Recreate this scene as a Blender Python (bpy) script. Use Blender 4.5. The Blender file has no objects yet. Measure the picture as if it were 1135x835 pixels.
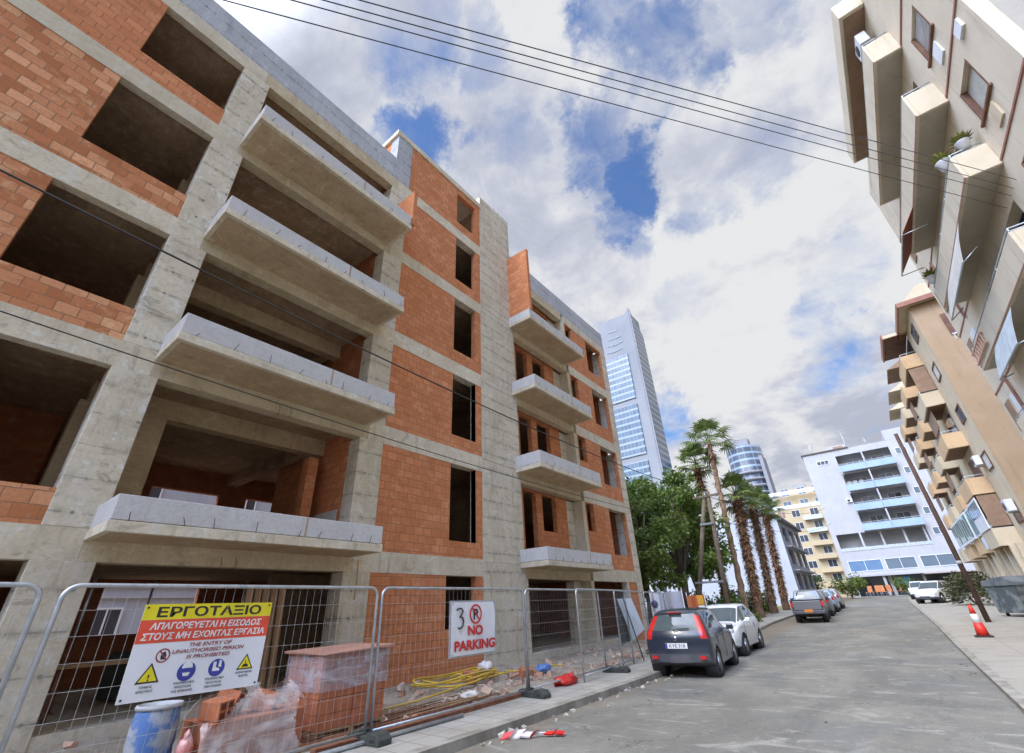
import bpy, bmesh, math, random
from mathutils import Vector, Matrix, Euler, noise
R = math.radians
rnd = random.Random(11)
sc = bpy.context.scene
col = sc.collection

# ---------------------------------------------------------------- camera
yaw, pit, rol = R(-37.16884), R(28.10696), R(-2.7414)
F = Vector((math.sin(yaw)*math.cos(pit), math.cos(yaw)*math.cos(pit), math.sin(pit)))
r0 = Vector((math.cos(yaw), -math.sin(yaw), 0)); u0 = r0.cross(F)
Rv = math.cos(rol)*r0+math.sin(rol)*u0; Uv = -math.sin(rol)*r0+math.cos(rol)*u0
cd = bpy.data.cameras.new('camera'); cam = bpy.data.objects.new('camera', cd); col.objects.link(cam)
cd.sensor_width = 36; cd.lens = 485.788678/1135*36; cd.clip_start = .05; cd.clip_end = 3000
M4 = Matrix((Rv, Uv, -F)).transposed().to_4x4(); M4.translation = (0, 0, 1.55); cam.matrix_world = M4
sc.camera = cam

# ---------------------------------------------------------------- sky, sun, exposure
SUN_EL, SUN_AZ = 50, 196          # azimuth measured from +Y towards +X
sd = Vector((math.sin(R(SUN_AZ))*math.cos(R(SUN_EL)), math.cos(R(SUN_AZ))*math.cos(R(SUN_EL)), math.sin(R(SUN_EL))))
w = bpy.data.worlds.new('World'); sc.world = w; w.use_nodes = True
nt = w.node_tree; nt.nodes.clear()
def N(nt, t, **k):
    n = nt.nodes.new(t)
    for a, b in k.items():
        if a.startswith('i_'):
            n.inputs[int(a[2:])].default_value = b
        else: setattr(n, a, b)
    return n
def L(nt, a, b): nt.links.new(a, b)
sky = N(nt, 'ShaderNodeTexSky', sky_type='NISHITA', sun_disc=False, sun_elevation=R(SUN_EL), sun_rotation=R(SUN_AZ), air_density=1.3, dust_density=.6, ozone_density=3.0)
tc = N(nt, 'ShaderNodeTexCoord')
sep = N(nt, 'ShaderNodeSeparateXYZ'); L(nt, tc.outputs['Generated'], sep.inputs[0])
def vm(op, a, b=None, s=None):
    n = N(nt, 'ShaderNodeVectorMath', operation=op)
    for i, q in enumerate((a, b)):
        if q is None: continue
        if hasattr(q, 'is_output'): L(nt, q, n.inputs[i])
        else: n.inputs[i].default_value = q
    if s is not None:
        if hasattr(s, 'is_output'): L(nt, s, n.inputs['Scale'])
        else: n.inputs['Scale'].default_value = s
    return n.outputs['Value'] if op == 'DOT_PRODUCT' else n.outputs['Vector']
def mm(op, a, b=None, clamp=False, tree=None):
    t = tree or nt
    n = N(t, 'ShaderNodeMath', operation=op, use_clamp=clamp)
    for i, q in enumerate((a, b)):
        if q is None: continue
        if hasattr(q, 'is_output'): L(t, q, n.inputs[i])
        else: n.inputs[i].default_value = q
    return n.outputs[0]
def mrange(t, v, a, b, c=0, d=1, smooth=True):
    n = N(t, 'ShaderNodeMapRange', interpolation_type='SMOOTHSTEP' if smooth else 'LINEAR')
    L(t, v, n.inputs[0])
    for i, q in enumerate((a, b, c, d)): n.inputs[i+1].default_value = q
    return n.outputs[0]
def nz(t, vec, scale, detail=6, rough=.55, dist=0):
    n = N(t, 'ShaderNodeTexNoise'); 
    if vec is not None: L(t, vec, n.inputs['Vector'])
    n.inputs['Scale'].default_value = scale; n.inputs['Detail'].default_value = detail
    n.inputs['Roughness'].default_value = rough; n.inputs['Distortion'].default_value = dist
    return n
dirv = tc.outputs['Generated']
zc = mm('ADD', mm('MAXIMUM', sep.outputs[2], 0.0), .22)
pl = vm('SCALE', dirv, s=mm('DIVIDE', 1.0, zc))           # cloud layer seen in perspective
n1 = nz(nt, pl, 1.25, 9, .58, .35); n2 = nz(nt, pl, 3.6, 8, .6, .5)
wob = nz(nt, dirv, 4.2, 10, .68)
wv = vm('SCALE', vm('SUBTRACT', wob.outputs['Color'], (.5, .5, .5)), s=.34)
dw = vm('NORMALIZE', vm('ADD', dirv, wv))
gap = None
# openings in the cloud cover: direction, half-angle in degrees, strength
for d, ang, st in [((-.19, .53, .826), 3.6, .62), ((-.235, .60, .770), 2.8, .50), ((-.163, .616, .771), 3.4, .85), ((-.216, .650, .730), 2.8, .52), ((-.12, .57, .81), 3.0, .42), ((-.19, .70, .69), 2.2, .35),
                   ((-.042, .50, .865), 4.2, .70), ((.017, .536, .844), 3.0, .45), ((-.055, .43, .90), 3.6, .55), ((.124, .536, .835), 3, .35), ((.053, .921, .385), 3.2, .46), ((.02, .89, .46), 2.4, .30),
                   ((-.259, .90, .351), 3.0, .55), ((-.335, .455, .825), 3.2, .42), ((-.452, .343, .824), 3.4, .48), ((-.364, .198, .91), 5, .42), ((-.28, .33, .90), 3, .35), ((.10, .86, .50), 3.4, .30), ((-.05, .72, .69), 2.6, .28), ((-.13, .82, .56), 2.6, .26), ((.06, .70, .71), 3.0, .30),
                   ((.5, -.6, .6), 16, .7), ((-.6, -.5, .6), 14, .6)]:
    dv = vm('DOT_PRODUCT', dw, Vector(d).normalized())
    b = mrange(nt, dv, math.cos(R(ang*1.75)), math.cos(R(ang*.10)), 0, st)
    gap = b if gap is None else mm('MAXIMUM', gap, b)
puff = nz(nt, pl, 5.2, 10, .62, .4)
edge = mm('MULTIPLY', mm('SUBTRACT', puff.outputs[0], .5), 1.5)
gap = mrange(nt, mm('MULTIPLY', mm('ADD', gap, mm('MULTIPLY', edge, mm('MULTIPLY', gap, 2.2, True))), 1.0), .04, .74)
gap = mm('MULTIPLY', gap, .92)
thin = mrange(nt, mm('ADD', mm('MULTIPLY', n1.outputs[0], .6), mm('MULTIPLY', puff.outputs[0], .4)), .40, .29, 0, .55)
gap = mm('MAXIMUM', gap, thin)
# cloud body: white billows against lilac grey undersides
sh = mm('ADD', mm('ADD', mm('MULTIPLY', n1.outputs[0], .42), mm('MULTIPLY', n2.outputs[0], .33)), mm('MULTIPLY', puff.outputs[0], .25))
shade = mrange(nt, sh, .41, .555)
# broad bright area in the middle of the sky, greyer towards the zenith corners
core = mrange(nt, vm('DOT_PRODUCT', dirv, Vector((-.10, .74, .66)).normalized()), math.cos(R(52)), math.cos(R(8)), 0, 1)
shade = mm('ADD', mm('MULTIPLY', shade, .70), mm('MULTIPLY', core, .30), True)
cr = N(nt, 'ShaderNodeValToRGB'); L(nt, shade, cr.inputs[0])
el = cr.color_ramp.elements
el[0].position, el[0].color = 0.05, (5.2, 5.55, 7.0, 1)
el[1].position, el[1].color = .95, (10.3, 10.4, 10.6, 1)
e = el.new(.5); e.color = (7.3, 7.65, 8.9, 1)
sat = N(nt, 'ShaderNodeMix', data_type='RGBA'); L(nt, gap, sat.inputs[0]); L(nt, cr.outputs[0], sat.inputs[6])
tint = N(nt, 'ShaderNodeMix', data_type='RGBA', blend_type='MULTIPLY'); tint.inputs[0].default_value = 1; L(nt, sky.outputs[0], tint.inputs[6]); tint.inputs[7].default_value = (.95, 1.55, 2.3, 1)
L(nt, tint.outputs[2], sat.inputs[7])
lit = mrange(nt, vm('DOT_PRODUCT', dirv, sd), .66, 1.0, .62, 8.0)      # unseen cloud around the sun brightened as added fill, visible cloud dimmed
glow = vm('SCALE', sat.outputs[2], s=lit)
bg = N(nt, 'ShaderNodeBackground'); L(nt, glow, bg.inputs[0]); bg.inputs[1].default_value = .085
wo = N(nt, 'ShaderNodeOutputWorld'); L(nt, bg.outputs[0], wo.inputs[0])
sl = bpy.data.lights.new('sun', 'SUN'); sl.energy = .9; sl.angle = R(12); sl.color = (1, .91, .78)
so = bpy.data.objects.new('sun', sl); col.objects.link(so)
so.rotation_euler = sd.to_track_quat('Z', 'Y').to_euler(); so.location = (6, -10, 30)
sc.view_settings.view_transform = 'Standard'; sc.view_settings.look = 'None'
sc.view_settings.exposure = .58; sc.view_settings.gamma = 1; sc.view_settings.use_curve_mapping = False
try:
    sc.cycles.max_bounces = 8; sc.cycles.diffuse_bounces = 5; sc.cycles.transparent_max_bounces = 16; sc.cycles.use_denoising = True
except Exception: pass

# ---------------------------------------------------------------- materials
MATS = {}
def newmat(name):
    m = bpy.data.materials.new(name); m.use_nodes = True; t = m.node_tree
    b = t.nodes['Principled BSDF']; MATS[name] = m
    return m, t, b
def mixc(t, f, a, b, mode='MIX'):
    n = N(t, 'ShaderNodeMix', data_type='RGBA', blend_type=mode)
    if hasattr(f, 'is_output'): L(t, f, n.inputs[0])
    else: n.inputs[0].default_value = f
    for i, q in ((6, a), (7, b)):
        if hasattr(q, 'is_output'): L(t, q, n.inputs[i])
        else: n.inputs[i].default_value = (*q, 1) if len(q) == 3 else q
    return n.outputs[2]
def bump(t, b, h, s, d=.02):
    n = N(t, 'ShaderNodeBump'); n.inputs['Strength'].default_value = s; n.inputs['Distance'].default_value = d
    L(t, h, n.inputs['Height']); L(t, n.outputs[0], b.inputs['Normal'])
def pos(t, obj=False):
    return N(t, 'ShaderNodeTexCoord').outputs['Object'] if obj else N(t, 'ShaderNodeNewGeometry').outputs['Position']
def scl(t, v, s):
    n = N(t, 'ShaderNodeVectorMath', operation='MULTIPLY'); L(t, v, n.inputs[0]); n.inputs[1].default_value = s; return n.outputs[0]
def simple(name, c, rough=.6, c2=None, scale=3, met=0, bmp=0, obj=False, coat=0, rpi=0, lo=.35, hi=.65, spec=None):
    m, t, b = newmat(name)
    b.inputs['Roughness'].default_value = rough; b.inputs['Metallic'].default_value = met
    if coat: b.inputs['Coat Weight'].default_value = coat; b.inputs['Coat Roughness'].default_value = .06
    if spec is not None: b.inputs['Specular IOR Level'].default_value = spec
    if c2 is None: c2 = tuple(x*.8 for x in c)
    p = pos(t, obj); n = nz(t, p, scale, 7, .6)
    f = mrange(t, n.outputs[0], lo, hi)
    cc = mixc(t, f, c, c2)
    if rpi:
        g = N(t, 'ShaderNodeNewGeometry').outputs['Random Per Island']
        cc = mixc(t, mrange(t, g, 0, 1, 0, rpi, False), cc, tuple(min(1, x*1.9+.01) for x in c), 'MIX')
    L(t, cc, b.inputs['Base Color'])
    if bmp: bump(t, b, nz(t, p, scale*6, 6, .6).outputs[0], bmp)
    return m
def facing_uv(t, p):
    """horizontal distance along a wall, height"""
    g = N(t, 'ShaderNodeNewGeometry'); sn = N(t, 'ShaderNodeSeparateXYZ'); L(t, g.outputs['True Normal'], sn.inputs[0])
    sp = N(t, 'ShaderNodeSeparateXYZ'); L(t, p, sp.inputs[0])
    ax = mm('GREATER_THAN', mm('ABSOLUTE', sn.outputs[0], tree=t), .5, tree=t)
    az = mm('GREATER_THAN', mm('ABSOLUTE', sn.outputs[2], tree=t), .7, tree=t)
    hx = mm('ADD', mm('MULTIPLY', sp.outputs[1], ax, tree=t), mm('MULTIPLY', sp.outputs[0], mm('SUBTRACT', 1.0, ax, tree=t), tree=t), tree=t)
    v = mm('ADD', mm('MULTIPLY', sp.outputs[2], mm('SUBTRACT', 1.0, az, tree=t), tree=t), mm('MULTIPLY', sp.outputs[1], az, tree=t), tree=t)
    cb = N(t, 'ShaderNodeCombineXYZ'); L(t, hx, cb.inputs[0]); L(t, v, cb.inputs[1])
    return cb.outputs[0], hx, v
def brickmat(name, c1, c2, mortar, bw=.30, bh=.20, smear=.25, var=.5):
    m, t, b = newmat(name); b.inputs['Roughness'].default_value = .9; b.inputs['Specular IOR Level'].default_value = .2
    p = pos(t); uv, hx, v = facing_uv(t, p)
    wn = nz(t, p, 3.2, 4); jit = vm2(t, uv, wn.outputs['Color'], .030)
    bt = N(t, 'ShaderNodeTexBrick'); L(t, jit, bt.inputs['Vector'])
    bt.inputs['Scale'].default_value = 1; bt.inputs['Brick Width'].default_value = bw; bt.inputs['Row Height'].default_value = bh
    bt.inputs['Mortar Size'].default_value = .011; bt.inputs['Mortar Smooth'].default_value = .6; bt.inputs['Bias'].default_value = 0
    bt.inputs['Color1'].default_value = (0, 0, 0, 1); bt.inputs['Color2'].default_value = (1, 1, 1, 1); bt.inputs['Mortar'].default_value = (.5, .5, .5, 1)
    rp = N(t, 'ShaderNodeValToRGB'); L(t, bt.outputs[0], rp.inputs[0]); e0 = rp.color_ramp.elements
    e0[0].position, e0[0].color = 0, (*[x*(1-.20*var)*(var)+(1-var)*(x+y)/2 for x, y in zip(c2, c1)], 1); e0[1].position, e0[1].color = 1, (*[min(.85, (x*1.10+.02)*var+(1-var)*(x+y)/2*1.06) for x, y in zip(c1, c2)], 1)
    av = tuple((x+y)/2 for x, y in zip(c1, c2)); mixv = lambda k: tuple(x*var+y*(1-var) for x, y in zip(k, av))
    for q_, c_ in ((.3, mixv(c2)), (.6, av), (.82, mixv(c1))):
        k_ = e0.new(q_); k_.color = (*c_, 1)
    big = mrange(t, nz(t, p, .55, 5).outputs[0], .35, .7)
    cc = mixc(t, mm('MULTIPLY', big, .3, tree=t), rp.outputs[0], tuple(x*.78 for x in c2))
    vt = nz(t, scl(t, p, (.9, .9, 1.3)), 2.1, 8, .72); cc = mixc(t, mrange(t, vt.outputs[0], .52, .66, 0, .5), cc, tuple(min(.8, x*1.25+.06) for x in c1)); cc = mixc(t, mrange(t, vt.outputs[0], .45, .34, 0, .45), cc, tuple(x*.6 for x in c2))
    mo = mm('MULTIPLY', bt.outputs['Fac'], mrange(t, nz(t, p, 6, 5, .7).outputs[0], .30, .55, .25, 1), tree=t)
    cc = mixc(t, mo, cc, mortar)
    fine = nz(t, p, 22, 5, .7)
    cc = mixc(t, mrange(t, fine.outputs[0], .3, .75, 0, .35), cc, tuple(x*.6 for x in c2))
    sm = nz(t, scl(t, p, (1, 1, .8)), 1.5, 8, .72)
    cc = mixc(t, mrange(t, sm.outputs[0], .62, .74, 0, smear), cc, (.36, .31, .25))
    L(t, cc, b.inputs['Base Color'])
    hh = mm('ADD', mm('MULTIPLY', bt.outputs['Fac'], -1.0, tree=t), mm('MULTIPLY', fine.outputs[0], .35, tree=t), tree=t)
    bump(t, b, hh, .55, .012)
    return m
def vm2(t, a, colr, s):
    n = N(t, 'ShaderNodeVectorMath', operation='MULTIPLY_ADD'); L(t, colr, n.inputs[0]); n.inputs[1].default_value = (s, s, 0); L(t, a, n.inputs[2]); return n.outputs[0]
def concrete(name, c, c2, lift=.52, ties=.35, stain=.5, streak=.4, blot=1.0):
    """cast concrete: pour lines, tie holes, pale bloom, run-off streaks"""
    m, t, b = newmat(name); b.inputs['Roughness'].default_value = .92; b.inputs['Specular IOR Level'].default_value = .2
    p0 = pos(t); uv, hx, v = facing_uv(t, p0)
    oi = N(t, 'ShaderNodeObjectInfo').outputs['Random']; of = N(t, 'ShaderNodeVectorMath', operation='MULTIPLY_ADD'); cbx = N(t, 'ShaderNodeCombineXYZ'); L(t, oi, cbx.inputs[0]); L(t, oi, cbx.inputs[1]); L(t, oi, cbx.inputs[2])
    L(t, cbx.outputs[0], of.inputs[0]); of.inputs[1].default_value = (37, 53, 71); L(t, p0, of.inputs[2]); p = of.outputs[0]
    a = nz(t, p, 1.1, 8, .65, .4); a2 = nz(t, scl(t, p, (5, 5, .7)), 1.0, 7, .65); a3 = nz(t, p, 14, 6, .7); a4 = nz(t, scl(t, p, (1, 1, 1.6)), 2.3, 9, .74, .8)
    cc = mixc(t, mrange(t, a.outputs[0], .36, .64), c, c2)
    cc = mixc(t, mrange(t, a2.outputs[0], .52, .70, 0, streak), cc, tuple(min(.74, x*1.35+.08) for x in c))
    cc = mixc(t, mrange(t, a2.outputs[0], .46, .32, 0, stain), cc, tuple(x*.50 for x in c2))
    cc = mixc(t, mrange(t, a4.outputs[0], .54, .64, 0, .45*blot), cc, tuple(min(.78, x*1.3+.10) for x in c))
    cc = mixc(t, mrange(t, a4.outputs[0], .45, .34, 0, .45*blot), cc, tuple(x*.46 for x in c2))
    cc = mixc(t, mrange(t, a3.outputs[0], .40, .72, 0, .38), cc, tuple(x*.66 for x in c2))
    cc = mixc(t, mrange(t, oi, 0, 1, 0, .30, False), cc, tuple(x*.72 for x in c2))
    if lift:
        wob_ = mm('MULTIPLY', mm('SUBTRACT', nz(t, p, 1.7, 3).outputs[0], .5, tree=t), .05, tree=t)
        fr = mm('ABSOLUTE', mm('SUBTRACT', mm('FRACT', mm('DIVIDE', mm('ADD', v, wob_, tree=t), lift, tree=t), tree=t), .5, tree=t), tree=t)   # 0.5 at a joint
        ln = mrange(t, fr, .5-.020/lift, .5-.004/lift, 0, 1)
        brk = mrange(t, nz(t, p, 2.3, 7, .78).outputs[0], .40, .58)
        ln = mm('MULTIPLY', ln, brk, tree=t)
        halo = mm('MULTIPLY', mrange(t, fr, .5-.11/lift, .5, 0, 1), mrange(t, nz(t, scl(t, p, (2, 2, 1)), 2.9, 6, .7).outputs[0], .44, .62, 0, .5), tree=t)
        cc = mixc(t, halo, cc, tuple(x*.45 for x in c2))
        fh = mm('SUBTRACT', mm('FRACT', mm('DIVIDE', hx, ties, tree=t), tree=t), .5, tree=t)
        dx = mm('MULTIPLY', fh, ties, tree=t); dz = mm('MULTIPLY', mm('SUBTRACT', .5, fr, tree=t), lift, tree=t)
        dd = mm('SQRT', mm('ADD', mm('MULTIPLY', dx, dx, tree=t), mm('MULTIPLY', dz, dz, tree=t), tree=t), tree=t)
        hole = mm('MULTIPLY', mrange(t, dd, .036, .018, 0, 1), mrange(t, nz(t, p, 1.3, 2).outputs[0], .42, .56), tree=t)
        mk = mm('MAXIMUM', mm('MULTIPLY', ln, .50, tree=t), mm('MULTIPLY', hole, .7, tree=t), tree=t)
        cc = mixc(t, mk, cc, (.10, .09, .075))
    L(t, cc, b.inputs['Base Color'])
    bump(t, b, mm('ADD', mm('ADD', a3.outputs[0], mm('MULTIPLY', a4.outputs[0], 1.2, tree=t), tree=t), mm('MULTIPLY', a2.outputs[0], 1.0, tree=t), tree=t), .5, .025)
    return m

brick = brickmat('clay_brick', (.68, .285, .130), (.57, .205, .085), (.31, .155, .085), var=.55)
brick_pale = brickmat('clay_brick_pale', (.74, .37, .19), (.55, .205, .085), (.30, .17, .10), smear=.9, var=1.0)
brick_in = brickmat('clay_brick_inner', (.42, .15, .062), (.33, .105, .042), (.27, .18, .12), smear=.6)  # darker copy of the brick, shade of the open bays put into colour
conc = concrete('cast_concrete', (.72, .64, .49), (.60, .525, .39), blot=1.5)
conc_beam = concrete('beam_concrete', (.70, .625, .47), (.60, .52, .375), lift=0, stain=.5, blot=1.3)
conc_grey = concrete('parapet_concrete', (.60, .585, .56), (.55, .535, .51), lift=0, stain=.2, streak=.15, blot=.3)
conc_par = concrete('roof_parapet_concrete', (.49, .50, .515), (.42, .43, .445), lift=.55, blot=.5, ties=.5, stain=.35)
conc_tan = concrete('soffit_concrete', (.56, .43, .27), (.47, .35, .215), lift=0, stain=.35, streak=.1)  # tan mixes formwork stain with ground-bounce light painted into the underside colour
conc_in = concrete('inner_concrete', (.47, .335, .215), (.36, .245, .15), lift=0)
conc_warm = concrete('warm_beam_concrete', (.60, .50, .34), (.52, .42, .27), lift=0, stain=.35)
steel = simple('galvanised_steel', (.52, .55, .57), .38, (.40, .43, .45), 9, .75)
wire = simple('mesh_wire', (.50, .51, .50), .45, None, 9, .6)
rebar = simple('rebar_rust', (.10, .065, .05), .8)
rust = simple('rusty_steel', (.17, .06, .03), .85, (.25, .11, .06), 6, 0, .3)
timber = simple('timber', (.34, .21, .11), .8, (.20, .12, .065), 4, 0, .2, rpi=.3)
polewood = simple('pole_wood', (.095, .05, .032), .85, (.06, .035, .025), 5, 0, .3)
polewood2 = simple('pole_wood_grey', (.20, .15, .10), .85, (.12, .09, .06), 5, 0, .3)
black = simple('black_rubber', (.018, .018, .019), .7)
plastic_black = simple('black_plastic', (.03, .03, .033), .5)

# ---------------------------------------------------------------- mesh helper
def wloc(o):
    v = Vector((0, 0, 0))
    while o: v += o.location; o = o.parent
    return v
class MB:
    def __init__(s): s.v = []; s.f = []; s.sm = []
    def add(s, vs, fs, smooth=False):
        k = len(s.v); s.v += [tuple(q) for q in vs]; s.f += [tuple(i+k for i in f) for f in fs]; s.sm += [smooth]*len(fs); return s
    def box(s, x0, x1, y0, y1, z0, z1):
        x0, x1 = sorted((x0, x1)); y0, y1 = sorted((y0, y1)); z0, z1 = sorted((z0, z1))
        return s.add([(x0,y0,z0),(x1,y0,z0),(x1,y1,z0),(x0,y1,z0),(x0,y0,z1),(x1,y0,z1),(x1,y1,z1),(x0,y1,z1)],
              [(0,3,2,1),(4,5,6,7),(0,1,5,4),(1,2,6,5),(2,3,7,6),(3,0,4,7)])
    def obox(s, c, size, rot=(0,0,0), j=0):
        m = Euler(rot).to_matrix(); a, b, d = (q/2 for q in size); vs = []
        for z in (-d, d):
            for x, y in ((-a,-b),(a,-b),(a,b),(-a,b)):
                q = Vector((x, y, z)) + Vector((rnd.uniform(-j,j), rnd.uniform(-j,j), rnd.uniform(-j,j)))
                vs.append(m @ q + Vector(c))
        return s.add(vs, [(0,3,2,1),(4,5,6,7),(0,1,5,4),(1,2,6,5),(2,3,7,6),(3,0,4,7)])
    def prism(s, poly, axis, a, b, smooth=False):
        """polygon in the two other axes extruded along axis"""
        def P(u, v, w): return {'x': (w,u,v), 'y': (u,w,v), 'z': (u,v,w)}[axis]
        n = len(poly); vs = [P(u, v, a) for u, v in poly]+[P(u, v, b) for u, v in poly]
        s.add(vs, [tuple(range(n)), tuple(range(2*n-1, n-1, -1))]+[(i, i+n, (i+1)%n+n, (i+1)%n) for i in range(n)], smooth); return s
    def tube(s, pts, r, n=6, cap=True, closed=False):
        pts = [Vector(p) for p in pts]; rs = r if isinstance(r, (list, tuple)) else [r]*len(pts)
        vs = []; up = None
        for i, p in enumerate(pts):
            d = (pts[min(i+1, len(pts)-1)]-pts[max(i-1, 0)])
            d = d.normalized() if d.length > 1e-9 else Vector((0,0,1))
            if up is None: up = Vector((0,0,1)) if abs(d.z) < .9 else Vector((1,0,0))
            a = d.cross(up)
            if a.length < 1e-4: a = d.cross(Vector((1,.3,0)))
            a.normalize(); b = a.cross(d); up = b if abs(d.z) > .9 or len(pts) > 2 else up
            for k in range(n):
                t = 2*math.pi*k/n; vs.append(p+(a*math.cos(t)+b*math.sin(t))*rs[i])
        fs = [(i*n+k, i*n+(k+1)%n, (i+1)*n+(k+1)%n, (i+1)*n+k) for i in range(len(pts)-1) for k in range(n)]
        if cap: fs += [tuple(range(n-1, -1, -1)), tuple(range((len(pts)-1)*n, len(pts)*n))]
        return s.add(vs, fs, n > 4)
    def lathe(s, c, prof, n=20, axis='z'):
        vs = []
        for r, h in prof:
            for k in range(n):
                t = 2*math.pi*k/n; x, y = r*math.cos(t), r*math.sin(t)
                q = {'z': (x, y, h), 'x': (h, x, y), 'y': (y, h, x)}[axis]
                vs.append((c[0]+q[0], c[1]+q[1], c[2]+q[2]))
        m = len(prof)
        fs = [(i*n+k, i*n+(k+1)%n, (i+1)*n+(k+1)%n, (i+1)*n+k) for i in range(m-1) for k in range(n)]
        fs += [tuple(range(n-1, -1, -1)), tuple(range((m-1)*n, m*n))]
        return s.add(vs, fs, True)
    def quad(s, a, b, c, d): return s.add([a, b, c, d], [(0, 1, 2, 3)])
    def build(s, name, mat, parent=None, bevel=0):
        me = bpy.data.meshes.new(name); off = wloc(parent) if parent else Vector((0,0,0))
        org = Vector((0,0,0))
        if parent is None and s.v:
            xs = [q[0] for q in s.v]; ys = [q[1] for q in s.v]; zs = [q[2] for q in s.v]
            org = Vector(((min(xs)+max(xs))/2, (min(ys)+max(ys))/2, min(zs)))
        sh = off+org
        me.from_pydata([(q[0]-sh[0], q[1]-sh[1], q[2]-sh[2]) for q in s.v], [], s.f)
        for p, q in zip(me.polygons, s.sm): p.use_smooth = q
        bm = bmesh.new(); bm.from_mesh(me); bmesh.ops.recalc_face_normals(bm, faces=bm.faces); bm.to_mesh(me); bm.free()
        me.materials.append(mat)
        o = bpy.data.objects.new(name, me); col.objects.link(o)
        if parent: o.parent = parent
        else: o.location = org
        if bevel:
            b = o.modifiers.new('edge', 'BEVEL'); b.width = bevel; b.segments = 2; b.limit_method = 'ANGLE'
        return o
def tag(o, label=None, cat=None, group=None, kind=None):
    if label: o['label'] = label
    if cat: o['category'] = cat
    if group: o['group'] = group
    if kind: o['kind'] = kind
    return o
def empty(name, loc, label=None, cat=None, group=None):
    o = bpy.data.objects.new(name, None); col.objects.link(o); o.location = loc; o.empty_display_size = .3
    return tag(o, label, cat, group)
def copy_tree(o, parent=None):
    c = o.copy(); col.objects.link(c)
    if parent: c.parent = parent
    for ch in list(o.children): copy_tree(ch, c)
    return c
def wall(mb, x0, x1, y0, y1, z0, z1, holes=(), axis='x'):
    """wall slab standing in the plane of constant x (or y) cut by rectangular openings (a0,a1,z0,z1)"""
    ys = sorted({y0, y1, *[max(y0, min(y1, h[i])) for h in holes for i in (0, 1)]})
    zs = sorted({z0, z1, *[max(z0, min(z1, h[i])) for h in holes for i in (2, 3)]})
    inside = lambda y, z: any(h[0] < y < h[1] and h[2] < z < h[3] for h in holes)
    for a, b in zip(ys, ys[1:]):
        run = None
        for c, d in list(zip(zs, zs[1:]))+[(None, None)]:
            solid = c is not None and not inside((a+b)/2, (c+d)/2)
            if solid: run = (run[0], d) if run else (c, d)
            elif run:
                if axis == 'x': mb.box(x0, x1, a, b, *run)
                else: mb.box(a, b, x0, x1, *run)
                run = None
    return mb
_txt = {}
def text(body, mat, parent, name, o, ex, ey, en, h, width=None, bold=.0, thick=.002, shear=0, center=True):
    """letters standing at o on a surface spanned by ex, ey with outward normal en; h = capital height"""
    c = bpy.data.curves.new('t', 'FONT'); c.body = body; c.size = h/.72; c.offset = bold*h*.55; c.extrude = thick; c.shear = shear; c.align_x = 'CENTER' if center else 'LEFT'
    tmp = bpy.data.objects.new('t', c); col.objects.link(tmp)
    dg = bpy.context.evaluated_depsgraph_get(); me = bpy.data.meshes.new_from_object(tmp.evaluated_get(dg))
    bpy.data.objects.remove(tmp); bpy.data.curves.remove(c)
    k = 1
    if width and len(me.vertices):
        xs = [v.co.x for v in me.vertices]; k = width/(max(xs)-min(xs)); mid = (max(xs)+min(xs))/2 if center else min(xs)
        for v in me.vertices: v.co.x = (v.co.x-mid)*k
    off = wloc(parent); ex, ey, en, o = map(Vector, (ex, ey, en, o))
    for v in me.vertices:
        q = o+ex*v.co.x+ey*v.co.y+en*v.co.z-off; v.co = q
    me.name = name; me.materials.clear(); me.materials.append(mat)
    ob = bpy.data.objects.new(name, me); col.objects.link(ob); ob.parent = parent
    return ob
def gz(y):
    """the street climbs gently from about twenty metres on"""
    if y < 14: return 0.0
    if y < 26: return .0176*(y-14)**2/24
    if y < 88: return .0176*(y-20)
    return .0176*68
# ---------------------------------------------------------------- ground, road, pavements
def lane(pts, y):
    for (a, xa), (b, xb) in zip(pts, pts[1:]):
        if y <= b: return xa+(xb-xa)*max(0, min(1, (y-a)/(b-a)))
    return pts[-1][1]
KL = [(-30, -5.05), (11, -5.08), (22, -5.75), (32, -6.35), (60, -6.5), (76, -7.5), (82, -16), (90, -40)]
KR = [(-30, .84), (30, .80), (60, .45), (74, .6), (80, 3), (84, 20), (90, 40)]
YS = [-30, -20, -10, -5, 0, 3, 6, 9, 11, 14, 17, 20, 22, 24, 26, 29, 32, 36, 40, 46, 52, 60, 68, 74, 76, 78, 80, 82, 84]
def strip(name, mat, fl, fr, ys, dz, kind='structure', thick=0, n=1):
    mb = MB()
    rows = []
    for y in ys:
        a, b = fl(y), fr(y); rows.append([(a+(b-a)*i/n, y, gz(y)+dz) for i in range(n+1)])
    for r1, r2 in zip(rows, rows[1:]):
        for i in range(n): mb.quad(r1[i], r1[i+1], r2[i+1], r2[i])
        if thick:
            for p, q in ((r1[0], r2[0]), (r2[-1], r1[-1])):
                mb.quad(p, q, (q[0], q[1], q[2]-thick), (p[0], p[1], p[2]-thick))
    if thick:
        p, q = rows[0][0], rows[0][-1]; mb.quad(p, q, (q[0], q[1], q[2]-thick), (p[0], p[1], p[2]-thick))
    return tag(mb.build(name, mat), kind=kind)
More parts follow.
